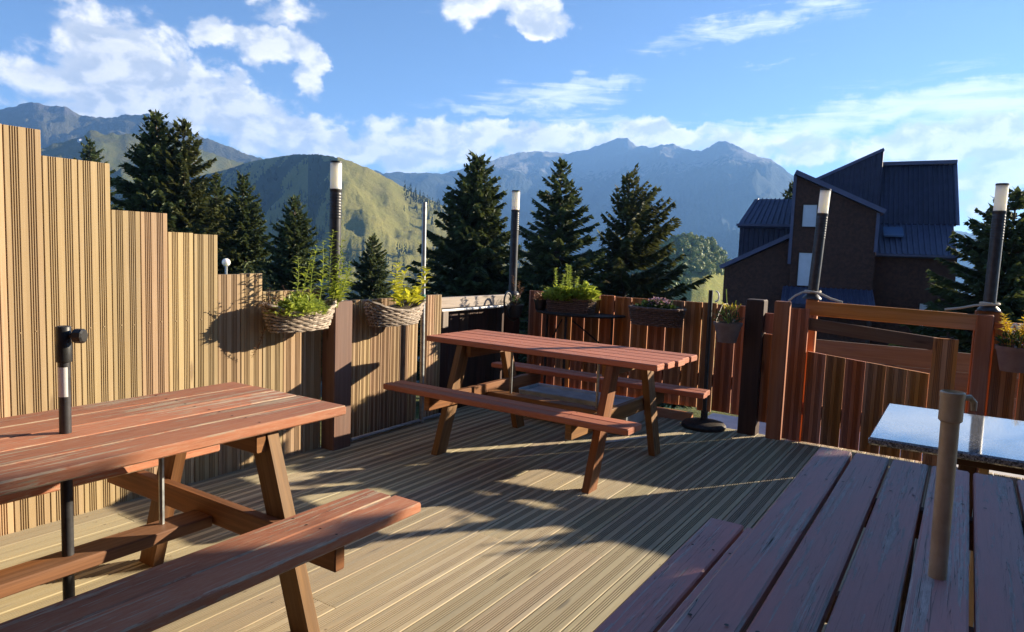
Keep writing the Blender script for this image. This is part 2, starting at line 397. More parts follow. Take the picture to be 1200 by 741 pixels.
# metal skirting pipe
mb = MB(); mb.tube([(-3.40, 3.32, .02), (-3.41, 4.28, .02)], .014, 8)
tag(mb.build('conduit_pipe', M['steel']), 'grey conduit pipe lying along the foot of the low board fence', 'pipe')

# ------------------------------------------------------------------ right fence, backlit brown boards
RY = 5.62
f4 = empty('backlit_fence', (-2.3, RY, 0), 'red-brown board fence with light slits, behind the middle picnic table', 'fence')
edges = [-3.45, -3.30, -3.145, -2.99, -2.86, -2.715, -2.572, -2.412, -2.257, -2.10, -1.945, -1.795, -1.675, -1.52, -1.40]
mb = MB()
for a, b in zip(edges, edges[1:]):
    w = b - a - .009
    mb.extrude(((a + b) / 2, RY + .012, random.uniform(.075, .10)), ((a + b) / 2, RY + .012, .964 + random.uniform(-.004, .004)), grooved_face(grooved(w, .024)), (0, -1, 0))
mb.build('board_panel', M['brown'], f4)
for z in (.84, .30):
    mb = MB(); mb.box(-3.45, -1.40, RY + .026, RY + .066, z, z + .09); mb.build('rail', M['brown'], f4)
mb = MB(); mb.box(-1.396, -1.262, 5.40, 5.53, -.3, 1.03, .008); mb.build('post', M['darkwood'], f4)
# fixed panel by the gate
f5 = empty('gate_side_panel', (-1.2, 5.46, 0), 'narrow fixed fence panel between the dark post and the gate', 'fence')
mb = MB(); mb.box(-1.325, -1.195, 5.462, 5.487, .785, .932); mb.build('top_board', M['brown'], f5)
mb = MB(); mb.extrude((-1.252, 5.475, .10), (-1.252, 5.475, .775), grooved_face(grooved(.125, .024)), (0, -1, 0)); mb.build('board_panel', M['brown'], f5)
mb = MB(); mb.box(-1.187, -1.082, 5.40, 5.47, -.25, 1.03, .006); mb.build('post', M['brown'], f5)
# gate leaf
g = empty('garden_gate', (-.55, 5.45, 0), 'red-brown wooden gate with a sagging top rail and open gap', 'gate')
mb = MB(); mb.extrude((-1.010, 5.415, .015), (-1.006, 5.415, .988), grooved_face(grooved(.122, .026)), (0, -1, 0)); mb.build('stile', M['brown'], g)
mb = MB(); mb.extrude((-.093, 5.415, .0), (-.093, 5.415, .858), grooved_face(grooved(.142, .026)), (0, -1, 0)); mb.build('stile', M['brown'], g)
mb = MB(); mb.plank((-.99, 5.445, .882), (-.03, 5.445, .803), .024, .088, (0, 0, 1), .003); mb.build('top_rail', M['gateplank'], g)
mb = MB()
n = 6; GS = -.088
for i in range(n):
    a = -.943 + i * (.943 - .168) / n; b = a + (.943 - .168) / n; zt = .68 - (i + .5) / n * .068
    pr = grooved_face(grooved(b - a - .005, .022))
    mb.extrude(((a + b) / 2, 5.44, .012), ((a + b) / 2, 5.44, zt), pr, (0, -1, 0), None, 0, GS)
mb.build('infill_boards', M['brown'], g)
mb = MB(); mb.plank((-1.0, 5.468, .25), (-.04, 5.468, .23), .03, .09); mb.build('lower_rail', M['brown'], g)
mb = MB(); mb.box(-.13, -.05, 5.39, 5.41, .862, .872); mb.tube([(-.085, 5.40, .872), (-.085, 5.40, .90)], .008, 8); mb.build('latch', M['iron'], g)
# rail and posts above the gate
f6 = empty('top_rail_fence', (.1, 5.5, 0), 'dark board fence right of the gate with long rail over it', 'fence')
mb = MB(); mb.plank((-.99, 5.52, .99), (.075, 5.52, .972), .035, .105, (0, 0, 1), .004); mb.build('rail', M['brown'], f6)
mb = MB(); mb.box(.062, .155, 5.43, 5.53, -.3, 1.03, .006); mb.build('post', M['brown'], f6)
mb = MB()
xx = .165
while xx < 3.2:
    mb.extrude((xx + .072, 5.50, .02), (xx + .072, 5.50, .935 + random.uniform(-.004, .004)), grooved_face(grooved(.138, .024)), (0, -1, 0)); xx += .152
mb.build('board_panel', M['brown'], f6)
mb = MB(); mb.box(.16, 3.2, 5.515, 5.56, .93, .985); mb.build('rail', M['brown'], f6)
mb = MB(); mb.box(-.99, -.91, 5.505, 5.56, -.3, 1.055, .006); mb.build('post', M['brown'], f6)
mb = MB(); mb.box(.05, .20, 5.535, 5.60, -.3, 1.05, .006); mb.build('lamp_post_base', M['brown'], f6)
# dark shed wall beyond the gate
f7 = empty('far_plank_wall', (-.6, 8.0, -1), 'dark brown plank wall seen through the gap of the gate', 'wall')
mb = MB()
for i in range(9): mb.box(-2.0, .8, 8.0, 8.03, -1.2 + i * .19, -1.2 + i * .19 + .186)
mb.build('plank_panel', M['gateplank'], f7)
for px_ in (-2.0, -.6, .74):
    mb = MB(); mb.box(px_, px_ + .07, 8.04, 8.11, -1.4, .5); mb.build('post', M['darkwood'], f7)

# ------------------------------------------------------------------ picnic tables
def picnic(root, P, TL, TW, TH, bi, bo, BH, BL, npl, paint, legm, boff=0, fx=.55, jag=.004, leg_t=.045, thick=.036, bplanks=2, fy=.47, ends=None, gap=.007):
    """P maps (along, across, up) to world; parts are parented to root"""
    def pl(m, a, b, w, t, up=(0, 0, 1), ch=.005, edge=False):
        u = Vector(P((0, 0, 0))); U = Vector(P(up)) - u
        m.plank(P(a), P(b), w, t, U, ch, None, edge)
    def nails(m, c, w, z):
        for e in (-1, 1):
            for q in (-.28, .28): m.screw(P((e * (fx - .07) + random.uniform(-.008, .008), c + q * w + random.uniform(-.006, .006), z + .0012)), (0, 0, 1), .0042)
    w = TW / npl
    mb = MB()
    for i in range(npl):
        c = -TW / 2 + (i + .5) * w; e0 = random.uniform(-jag, jag); e1 = ends[i] if ends else random.uniform(-jag, jag)
        pl(mb, (-TL / 2 + e0, c, TH - thick / 2 + random.uniform(-.0015, .0005)), (TL / 2 + e1, c, TH - thick / 2 + random.uniform(-.0015, .0005)), w - gap, thick, edge=True); nails(mb, c, w, TH)
    mb.build('tabletop', paint, root)
    bw = (bo - bi) / bplanks
    for s in (-1, 1):
        mb = MB()
        for i in range(bplanks):
            c = s * (bi + (i + .5) * bw)
            pl(mb, (-BL / 2 + boff + random.uniform(-jag, jag), c, BH - thick / 2), (BL / 2 + boff + random.uniform(-jag, jag) * 2, c, BH - thick / 2), bw - gap, thick, edge=True); nails(mb, c, bw, BH)
        mb.build('bench_seat', paint, root)
    top_y = .235
    for e in (-1, 1):
        for s in (-1, 1):
            mb = MB()
            zt = TH - thick - .002
            a = (e * fx, s * fy, 0.0); b = (e * fx, s * top_y, zt)
            d = Vector((0, b[1] - a[1], zt)); d.normalize()
            # sheared leg so that both ends are horizontal
            hw = .047 / d.z; hx = leg_t / 2
            vs = []
            for (q, sh) in ((a, 0), (b, 0)):
                for (i, j) in ((-1, -1), (1, -1), (1, 1), (-1, 1)):
                    vs.append(P((q[0] + i * hx, q[1] + j * hw, q[2])))
            L = (Vector(b) - Vector(a)).length; u0 = random.uniform(0, 9)
            fs = [[0, 1, 5, 4], [1, 2, 6, 5], [2, 3, 7, 6], [3, 0, 4, 7], [3, 2, 1, 0], [4, 5, 6, 7]]
            ws = [leg_t, 2 * hw, leg_t, 2 * hw]; uvs = []; acc = u0
            for q in range(4): uvs.append([(u0, acc), (u0, acc + ws[q]), (u0 + L, acc + ws[q]), (u0 + L, acc)]); acc += ws[q]
            uvs += [[(0, 0), (0, .04), (.04, .04), (.04, 0)]] * 2
            mb.add(vs, fs, uvs)
            for zb in (BH - thick - .03, BH - thick - .065):
                yb = s * (fy + (top_y - fy) * zb / zt); ex = Vector(P((1, 0, 0))) - Vector(P((0, 0, 0)))
                mb.screw(P((e * fx + e * (hx + .001), yb, zb)), ex * e, .008)
            mb.build('leg', legm, root)
        ie = e * (fx - leg_t - .002)
        mb = MB(); pl(mb, (ie, -(bo - .03), BH - thick - .047), (ie, bo - .03, BH - thick - .047), leg_t - .004, .088, ch=.004); mb.build('seat_support', legm, root)
        mb = MB(); pl(mb, (ie, -TW / 2 + .05, TH - thick - .041), (ie, TW / 2 - .05, TH - thick - .041), leg_t - .004, .078, ch=.004); mb.build('top_batten', legm, root)
        # steel strut from beam to top
        mb = MB(); xi = e * (fx - .22)
        mb.tube([P((xi, .015, BH - thick - .06)), P((xi, .015, TH - thick - .002))], .009, 6); mb.build('strut', M['steel'] if legm is not M['darkwood'] else M['iron'], root)
    mb = MB(); pl(mb, (-(fx - leg_t * 1.5 - .004), 0, BH - thick - .075), (fx - leg_t * 1.5 - .004, 0, BH - thick - .075), .11, .04, ch=.004); mb.build('centre_beam', legm, root)

random.seed(11)
def PL(l): return (-2.2536 - l[1], 1.002 + l[0], l[2])
tl = empty('picnic_table', (-2.2536, 1.002, 0), 'terracotta picnic table against the tall stepped fence with a black parasol stub', 'picnic table', 'painted picnic tables on the deck')
picnic(tl, PL, 1.69, .68, .732, .45, .705, .4385, 1.70, 5, M['paint'], M['leg'], gap=.0025)
mb = MB(); mb.plank(PL((.855, -.29, .69)), PL((.855, .0, .69)), .02, .022); mb.build('end_trim', M['greybeam'], tl)
ca, sa = math.cos(-.0183), math.sin(-.0183)
def PC(l): return (-2.2367 + l[0] * ca - l[1] * sa, 3.9718 + l[0] * sa + l[1] * ca, l[2])
tc = empty('picnic_table', (-2.2367, 3.9718, 0), 'red slatted picnic table in the middle of the deck before the backlit fence', 'picnic table', 'painted picnic tables on the deck')
picnic(tc, PC, 1.686, .60, .73, .507, .689, .449, 1.694, 5, M['paint2'], M['leg'], 0, .55, .012, ends=[0, .015, .03, .012, .02])
def PR(l): return (-.0527 - l[1], 1.62 + l[0], l[2])
tr = empty('picnic_table', (-.0527, 1.62, 0), 'weathered purple picnic table in the right foreground with a beige parasol tube', 'picnic table', 'painted picnic tables on the deck')
picnic(tr, PR, 1.69, .636, .729, .385, .634, .44, 1.50, 6, M['paint3'], M['darkwood'], 0, .55, .006, bplanks=2, gap=.010)

# parasol stubs standing in the tables
pp = empty('parasol_pole', (-2.26, 1.027, 0), 'black parasol stub with clamp knob, rising through the left picnic table', 'parasol pole')
mb = MB(); mb.tube([(-2.262, 1.026, .0), (-2.26, 1.027, .95)], .0165, 16); mb.build('tube', M['metal'], pp, True)
mb = MB(); mb.lathe([(.0, .0), (.0215, 0), (.0225, .004), (.0225, .05), (.0205, .06), (.0205, .105), (.018, .108), (.0, .106)], (-2.26, 1.027, .95), 20); mb.build('collar', M['black'], pp, True)
mb = MB(); d = Vector((.84, .54, 0)); c = Vector((-2.26, 1.027, 1.03))
mb.tube([c + d * .02, c + d * .034], .008, 8); 
for q in range(1):
    mb.tube([c + d * .034, c + d * .036, c + d * .06, c + d * .064], [.018, .022, .022, .017], 10)
mb.build('clamp_knob', M['black'], pp)
mb = MB(); mb.lathe([(.0172, 0), (.0172, .09)], (-2.2601, 1.027, .845), 20, a0=-1.9, a1=.1); mb.build('sticker', M['label'], pp, True)
pb = empty('parasol_pole', (.002, 1.5817, 0), 'beige metal parasol tube with hooked lever in the foreground table', 'parasol pole')
mb = MB(); mb.tube([(.004, 1.582, 0), (-.008, 1.574, 1.05)], .0162, 20); mb.build('tube', M['bronze'], pb, True)
mb = MB(); mb.lathe([(.0164, 0), (.0205, .004), (.0205, .046), (.0215, .05), (.0215, .058), (.0185, .06), (.0175, .05), (0, .048)], (-.008, 1.574, 1.037), 22); mb.build('collar', M['bronze'], pb, True)
mb = MB(); c = Vector((-.008, 1.574, 1.085)); d = Vector((.84, .54, 0))
mb.tube([c + d * .018, c + d * .034 + Vector((0, 0, .001)), c + d * .042 + Vector((0, 0, -.008)), c + d * .043 + Vector((0, 0, -.024))], [.006, .006, .006, .005], 8); mb.build('lever', M['bronze'], pb, True)

# granite table
gt = empty('granite_table', (.3, 3.07, 0), 'square polished granite table behind the foreground picnic table', 'table')
mb = MB(); mb.box(-.25, .62, 2.71, 3.44, .703, .73, .006); mb.build('tabletop', M['granite'], gt)
for (a, b) in ((.05, 2.86), (.05, 3.24), (.36, 2.86), (.36, 3.24)):
    mb = MB(); mb.box(a - .025, a + .025, b - .025, b + .025, 0, .66, .004); mb.build('leg', M['darkwood'], gt)
mb = MB(); mb.box(.0, .41, 2.80, 3.30, .662, .70, .004); mb.build('frame', M['darkwood'], gt)
mb = MB(); mb.box(.082, .11, 2.83, 2.855, .001, .66, .004); mb.build('leg', M['fence'], gt)

# ------------------------------------------------------------------ bollard lamps
def lamp(label, loc, lean=(0, 0), H=.86, base=.13):
    o = empty('bollard_lamp', (0, 0, 0), label, 'lamp', 'tubular lamps along the fence')
    WORLD[o.name] = Vector((0, 0, 0))
    mb = MB(); mb.lathe([(0, 0), (.065, 0), (.065, .008), (.058, .018), (.046, .03), (.042, .034), (0, .034)], n=24); mb.build('base_flange', M['metal'], o, True)
    mb = MB(); pr = [(.0365, .03), (.0365, H - .36)]
    z = H - .36
    while z < H - .20: pr += [(.0365, z), (.0376, z + .003), (.0376, z + .010), (.0365, z + .013)]; z += .018
    pr += [(.0365, H - .19), (.0385, H - .187), (.0385, H - .175), (0, H - .175)]
    mb.lathe(pr, n=28); mb.build('tube', M['metal'], o, True)
    mb = MB(); mb.lathe([(.0355, H - .175), (.0358, H - .012), (0, H - .012)], n=28); mb.build('diffuser', M['diffuser'], o, True)
    mb = MB(); mb.lathe([(.0, H - .0118), (.038, H - .0118), (.038, H - .002), (.036, H), (0, H)], n=28); mb.build('cap', M['metal'], o, True)
    o.location = loc; o.rotation_euler = (lean[0], lean[1], 0)
    return o
lamp('tubular lamp on the post between the two hanging baskets', (-3.41, 3.168, .966), H=.885)
lamp('tubular lamp on the fence corner behind the half-round table', (-3.505, 5.42, .926), H=.945)
lamp('leaning tubular lamp at the left end of the gate', (-.955, 5.53, 1.056), (0, R(2.6)), H=.80)
lamp('tubular lamp above the right gate post beside the potted yellow plant', (.125, 5.565, 1.051), (0, R(.4)), H=.825)
def rope(label, pts):
    mb = MB(); mb.tube(pts, .008, 7); tag(mb.build('rope', M['rope'], None, True), label, 'rope', 'ropes tied round the gate lamps')
def loop(cx, cy, z, r=.05): return [(cx + r * math.cos(a), cy + r * math.sin(a), z + .004 * math.sin(2 * a)) for a in [i * .5 - 1 for i in range(13)]]
rope('pale rope looped round the foot of the leaning gate lamp', [(-1.10, 5.45, 1.035), (-1.06, 5.46, 1.075), (-1.01, 5.475, 1.105)] + loop(-.952, 5.53, 1.112, .052) + [(-.89, 5.475, 1.10), (-.82, 5.47, 1.07), (-.74, 5.475, 1.048)])
rope('pale rope running from the long rail to the right gate lamp', [(-.12, 5.5, 1.045), (-.03, 5.505, 1.062), (.05, 5.51, 1.085)] + loop(.127, 5.565, 1.10, .052))

# slim grey pole by the low fence
mb = MB(); mb.tube([(-3.40, 4.05, 0), (-3.41, 4.035, 1.66)], .0165, 14)
tag(mb.build('slim_pole', M['steel'], None, True), 'slim grey metal pole standing at the end of the low board fence', 'pole')
mb = MB(); mb.lathe([(.017, 0), (.020, .004), (.020, .045), (.017, .05)], (-3.4065, 4.041, .93), 14)
tag(mb.build('green_tape', M['greentape']), 'green tape wound round the slim grey pole', 'tape')

# ------------------------------------------------------------------ half round table, trough, parasol stand, stick
ht = empty('half_round_table', (-2.88, 5.58, 0), 'dark half-round iron table against the backlit fence', 'table')
mb = MB(); mb.lathe([(0, .785), (.40, .785), (.42, .79), (.425, .80), (.41, .808), (0, .808)], (-2.87, 5.59, 0), 30, sy=.85, a0=math.pi, a1=2 * math.pi); mb.build('tabletop', M['iron'], ht)
for xx, yy in ((-3.2, 5.55), (-2.55, 5.55), (-2.87, 5.30)):
    mb = MB(); mb.tube([(xx, yy, 0), (xx, yy, .784)], .012, 8); mb.build('leg', M['iron'], ht)
mb = MB()
for s in (-1, 1): mb.tube([(-2.87 + s * .31, 5.55, .52), (-2.87 + s * .24, 5.50, .55), (-2.87 + s * .14, 5.40, .66), (-2.87 + s * .05, 5.32, .75)], .007, 6)
mb.build('scroll_brace', M['iron'], ht)
tg = empty('metal_trough', (-2.5, 4.9, 0), 'long shallow grey metal trough on the deck behind the middle picnic table', 'trough')
mb = MB(); x0, x1, y0, y1, zt = -2.98, -2.02, 4.72, 5.06, .225
mb.box(x0, x1, y0, y0 + .012, .06, zt); mb.box(x0, x1, y1 - .012, y1, .06, zt); mb.box(x0, x0 + .012, y0 + .0125, y1 - .0125, .06, zt); mb.box(x1 - .012, x1, y0 + .0125, y1 - .0125, .06, zt)
mb.box(x0 + .0125, x1 - .0125, y0 + .0125, y1 - .0125, .19, .20); mb.build('basin', M['zinc'], tg)
for xx in (x0 + .06, x1 - .06):
    mb = MB(); mb.box(xx - .03, xx + .03, y0 + .04, y1 - .04, 0, .058); mb.build('foot', M['zinc'], tg)
ps = empty('parasol_stand', (-1.655, 5.40, 0), 'round cast iron parasol stand with dark pole and pale clamp before the backlit fence', 'parasol stand')
mb = MB(); mb.lathe([(0, 0), (.165, 0), (.17, .01), (.17, .025), (.155, .042), (.10, .052), (.04, .06), (.028, .065), (.026, .13), (0, .13)], (-1.655, 5.40, 0), 32); mb.build('base', M['iron'], ps, True)
mb = MB(); mb.tube([(-1.655, 5.40, .1), (-1.665, 5.40, 1.08)], .0165, 12); mb.build('pole', M['black'], ps, True)
mb = MB(); mb.tube([(-1.625 + .028 * math.cos(a), 5.395, 1.035 + .04 * math.sin(a)) for a in [i * .35 - 1.6 for i in range(10)]], .006, 6); mb.build('clamp', M['label'], ps, True)
mb = MB(); mb.tube([(-2.06, 4.45, .008), (-1.87, 4.83, .008)], .008, 8)
tag(mb.build('white_stick', M['label']), 'thin white stick lying on the deck beneath the middle picnic table', 'stick')
mb = MB(); mb.box(-2.15, -1.45, 6.2, 7.3, -.36, -.30)
tag(mb.build('concrete_slab', M['concrete']), kind='structure')
mb = MB(); mb.box(-1.32, 1.4, 5.6, 7.4, -.35, -.28)
tag(mb.build('step_slab', M['concrete']), kind='structure')

# ------------------------------------------------------------------ planters
def wicker_basket(root, c, lx, ly, h, mat, taper=.78, rows=9, stakes=30, sag=.0, exp=2.6, rad=.0078, amp=.0075):
    def rim(a, k):
        ca_, sa_ = math.cos(a), math.sin(a)
        q = (abs(ca_) ** exp + abs(sa_) ** exp) ** (-1 / exp)
        return ca_ * q * lx * k, sa_ * q * ly * k, (sa_ ** 2)
    mb = MB(); n = stakes * 2
    for r_ in range(rows):
        t = r_ / (rows - 1); k = taper + (1 - taper) * t ** .8; path = []
        for i in range(n):
            a = 2 * math.pi * i / n; x_, y_, s2 = rim(a, 1)
            x_ *= k; y_ *= k
            o = amp * math.sin(i * math.pi / 2 + (math.pi if r_ % 2 else 0) + .4)
            nl = math.hypot(x_, y_) + 1e-6
            path.append((c[0] + x_ * (1 + o / nl), c[1] + y_ * (1 + o / nl), c[2] + t * h + sag * t * (s2 - .5) + random.uniform(-.0015, .0015)))
        mb.tube(path, rad if r_ < rows - 1 else rad * 1.5, 5, None, True)
    for i in range(stakes):
        a = 2 * math.pi * (i + .5) / stakes; x_, y_, s2 = rim(a, 1)
        mb.tube([(c[0] + x_ * taper, c[1] + y_ * taper, c[2]), (c[0] + x_, c[1] + y_, c[2] + h + sag * (s2 - .5))], .004, 4)
    mb.build('basket', mat, root, True)
    mb = MB(); ring = []; lo = []
    for i in range(40):
        a = 2 * math.pi * i / 40; x_, y_, s2 = rim(a, .93)
        ring.append((c[0] + x_, c[1] + y_, c[2] + h * .84 + sag * .84 * (s2 - .5))); lo.append((c[0] + x_ * taper, c[1] + y_ * taper, c[2] + .004))
    ce = (c[0], c[1], c[2] + h * .88)
    mb.add(ring + lo + [ce], [[i, (i + 1) % 40, 80] for i in range(40)] + [[i, 40 + i, 40 + (i + 1) % 40, (i + 1) % 40] for i in range(40)] + [list(range(40, 80))[::-1]])
    mb.build('soil', M['soil'], root)

def stems(ml, ms, base, tip, n, L, w, rnd, rs=.003, bend=.03, n0=.15, droop=.1):
    """one leafy stem"""
    b = Vector(base); t = Vector(tip); off = Vector((rnd.uniform(-bend, bend), rnd.uniform(-bend, bend), 0))
    pts = []
    for i in range(7):
        s = i / 6; pts.append(b.lerp(t, s) + off * math.sin(s * math.pi))
    ms.tube(pts, [rs * (1 - .6 * i / 6) for i in range(7)], 5)
    for i in range(n):
        s = n0 + (1 - n0) * (i + rnd.random() * .7) / n; q = min(int(s * 6), 5); p = pts[q].lerp(pts[q + 1], s * 6 - q)
        a = i * 2.4 + rnd.uniform(-.5, .5); up = rnd.uniform(.1, .9) - droop
        d = Vector((math.cos(a), math.sin(a), up))
        k = rnd.uniform(.65, 1.15) * (1 - .45 * s)
        ml.leaf(p, d, (rnd.uniform(-.3, .3), rnd.uniform(-.3, .3), 1), L * k, w * k, rnd.random())
def clump(ml, c, rx, ry, rz, n, L, w, rnd, lean=.5):
    for _ in range(n):
        while True:
            p = Vector((rnd.uniform(-1, 1), rnd.uniform(-1, 1), rnd.uniform(0, 1)))
            if p.length < 1: break
        d = Vector((p.x * .8 + rnd.uniform(-.6, .6), p.y * .8 + rnd.uniform(-.6, .6), rnd.uniform(-.2, 1) * lean + .2))
        k = rnd.uniform(.6, 1.2)
        ml.leaf((c[0] + p.x * rx, c[1] + p.y * ry, c[2] + p.z * rz), d, (rnd.uniform(-.6, .6), rnd.uniform(-.6, .6), 1), L * k, w * k, rnd.random())

rn = random.Random(5)
def stalk(root, name, mat, base, tip, n, L, w, rs=.003, bend=.03, n0=.15, droop=.1):
    m = MB(); stems(m, m, base, tip, n, L, w, rn, rs, bend, n0, droop); m.build(name, M[mat], root)
b1 = empty('basket_planter', (-3.30, 2.83, .8), 'pale wicker basket with tall green stems, hung on the stepped fence', 'planter', 'wicker planters')
wicker_basket(b1, (-3.345, 2.835, .815), .108, .255, .13, M['wicker'], sag=.06, exp=2.2)
for (y, z, lean, n) in ((2.79, 1.25, 0, 34), (2.83, 1.28, .05, 30), (2.93, 1.31, -.01, 36), (2.98, 1.35, .02, 38)):
    stalk(b1, 'leafy_stem', 'leaf', (-3.33, y - .02, .92), (-3.32 + rn.uniform(-.03, .03), y + lean, z), n, .068, .032, .003, .02)
ml = MB(); clump(ml, (-3.30, 2.79, .905), .11, .19, .10, 900, .045, .022, rn); ml.build('low_foliage', M['leafpale'], b1)
for k_ in range(6): stalk(b1, 'dry_twig', 'leafdry', (-3.30, 2.60 + k_ * .02, .92), (-3.36 + rn.uniform(-.05, .04), 2.50 + k_ * .05, 1.03 + rn.uniform(-.02, .06)), 14, .04, .02, .002)
stalk(b1, 'dry_twig', 'leafdry', (-3.34, 2.585, .86), (-3.43, 2.56, .66), 30, .032, .018, .002)
for k_ in range(6): stalk(b1, 'climbing_stem', 'leaf', (-3.33, 3.06 + k_ * .012, .93), (-3.35 + .03 * rn.uniform(-1, 1), 3.12 + .035 * k_, 1.07 + .065 * (5 - k_) + .03 * rn.random()), 44, .08, .03, .003, .02)

b2 = empty('basket_planter', (-3.31, 3.68, .78), 'pale wicker basket with a yellow-green bush, beside the slim grey pole', 'planter', 'wicker planters')
wicker_basket(b2, (-3.345, 3.67, .79), .108, .275, .135, M['wicker'], sag=.07, exp=2.2)
ml = MB()
for (y0, y1, z, n) in ((3.70, 3.68, 1.22, 30), (3.73, 3.76, 1.17, 22), (3.78, 3.92, 1.19, 26), (3.71, 3.60, 1.10, 18), (3.80, 3.86, 1.05, 18)):
    stems(ml, ml, (-3.32, y0, .91), (-3.30 + rn.uniform(-.06, .05), y1, z), n, .095, .062, rn, .004, .04)
clump(ml, (-3.31, 3.74, .92), .08, .13, .09, 50, .065, .042, rn)
ml.build('bush', M['leafy'], b2)

b3 = empty('basket_planter', (-2.87, 5.45, .81), 'dark wicker trough of lettuce-green plants and pale stalks on the half-round table', 'planter', 'wicker planters')
wicker_basket(b3, (-2.90, 5.43, .812), .215, .09, .115, M['wicker2'], .92, 8, 34, 0, 5, .007)
ml = MB(); clump(ml, (-2.95, 5.41, .90), .20, .09, .11, 650, .07, .042, rn); clump(ml, (-2.74, 5.41, .92), .08, .07, .14, 240, .065, .04, rn); ml.build('low_foliage', M['leaf'], b3)
for (x_, z_) in ((-3.03, 1.19), (-2.99, 1.14), (-2.95, 1.23), (-2.92, 1.18), (-2.89, 1.22), (-2.85, 1.12), (-2.77, 1.09)):
    stalk(b3, 'pale_stalk', 'leafpale', (x_, 5.42, .92), (x_ + rn.uniform(-.03, .03), 5.42, z_), 48, .045, .026, .003, .01, .42)

b4 = empty('basket_planter', (-2.12, 5.48, .77), 'brown wicker basket of mauve flowers hung on the backlit fence', 'planter', 'wicker planters')
wicker_basket(b4, (-2.13, 5.49, .765), .225, .115, .135, M['wicker2'], .88, 9, 36, .0, 2.8)
ml = MB(); clump(ml, (-2.13, 5.48, .87), .18, .08, .08, 360, .05, .028, rn); ml.build('foliage', M['leafdark'], b4)
ml = MB(); clump(ml, (-2.11, 5.46, .93), .11, .05, .06, 64, .028, .026, rn); ml.build('flowers', M['petal'], b4)

def pot(root, c, r0, r1, h, mat, n=28):
    mb = MB(); mb.lathe([(0, 0), (r0, 0), (r1 * .97, h * .82), (r1 * .97, h * .84), (r1 * 1.05, h * .845), (r1 * 1.07, h), (r1 * .97, h), (r1 * .95, h * .86), (0, h * .86)], c, n); mb.build('pot', mat, root, True)
    mb = MB(); mb.lathe([(0, h * .865), (r1 * .945, h * .865)], c, n); mb.build('soil', M['soil'], root)
p5 = empty('hanging_pot', (-1.51, 5.36, .70), 'grey-brown flower pot of sparse grass hung beside the dark gate post', 'flower pot')
pot(p5, (-1.495, 5.32, .70), .068, .10, .15, M['greypot'])
ml = MB(); clump(ml, (-1.495, 5.32, .84), .09, .09, .09, 120, .06, .012, rn, 1.2); ml.build('dark_foliage', M['leafdark'], p5)
ml = MB(); clump(ml, (-1.475, 5.31, .93), .05, .05, .06, 34, .06, .01, rn, 1.6); ml.build('yellow_foliage', M['leafyel'], p5)
ms = MB()
for (dx, dz) in ((-.03, .25), (-.06, .17), (.05, .17), (.07, .12)): ms.tube([(-1.495, 5.32, .84), (-1.495 + dx, 5.32, .85 + dz)], .003, 5)
ms.build('stalk', M['leafpale'], p5)
ms = MB(); ms.tube([(-1.595, 5.34, .85), (-1.60, 5.50, .97), (-1.60, 5.64, .97)], .005, 6); ms.build('hanger', M['iron'], p5)
p6 = empty('hanging_pot', (.28, 5.36, .70), 'clay flower pot of yellow leaves hung on the rail right of the gate', 'flower pot')
pot(p6, (.275, 5.32, .70), .07, .10, .155, M['terracotta'])
ml = MB(); clump(ml, (.275, 5.32, .845), .085, .085, .10, 140, .055, .016, rn, 1.0); ml.build('dark_foliage', M['leafdark'], p6)
for (dx, dz) in ((-.075, .19), (-.055, .15), (.045, .22), (.075, .19), (.03, .17)): stalk(p6, 'yellow_stem', 'leafyel', (.275 + dx * .5, 5.31, .85), (.275 + dx, 5.29, .86 + dz), 34, .06, .024, .003, .01, .35)
ms = MB()
for s in (0, .035): ms.tube([(.265 + s + .015 * math.cos(a), 5.40, .955 + .03 * math.sin(a)) for a in [i * .5 for i in range(11)]], .007, 6)
ms.tube([(.28, 5.40, .92), (.28, 5.405, .80)], .006, 6)
ms.build('hanger', M['label'], p6)
p7 = empty('small_pot', (-3.28, 5.40, .81), 'small dark pot with reddish rosettes at the fence corner', 'flower pot')
pot(p7, (-3.20, 5.42, .81), .045, .06, .09, M['black'], 20)
ml = MB(); clump(ml, (-3.20, 5.42, .89), .06, .06, .05, 90, .05, .016, rn, 1.2); ml.build('rosettes', M['redleaf'], p7)
p8 = empty('corner_plant', (-3.40, 5.28, .82), 'dark hanging pot with dried flower stems and a hose hoop on the grey beam', 'flower pot')
pot(p8, (-3.36, 5.25, .74), .05, .07, .11, M['black'], 20)
for (dx, dz) in ((-.02, .27), (.02, .22), (.05, .17)): stalk(p8, 'dried_flower', 'leafdry', (-3.36, 5.25, .84), (-3.36 + dx, 5.25 + dx, .84 + dz), 22, .04, .028, .003, .02, .6)
ml = MB(); clump(ml, (-3.36, 5.25, .85), .07, .07, .08, 60, .04, .015, rn); ml.build('foliage', M['leafdark'], p8)
mb = MB(); mb.tube([(-3.37, 5.14 + .055 * math.cos(a), .885 + .075 * math.sin(a)) for a in [i * .45 for i in range(14)]], .009, 7, None, True)
mb.tube([(-3.35, 5.14 + .13 * math.cos(a) + .08, .85 + .14 * math.sin(a)) for a in [math.pi + i * .3 for i in range(11)]], .008, 7)
mb.build('hose_hoop', M['black'], p8, True)

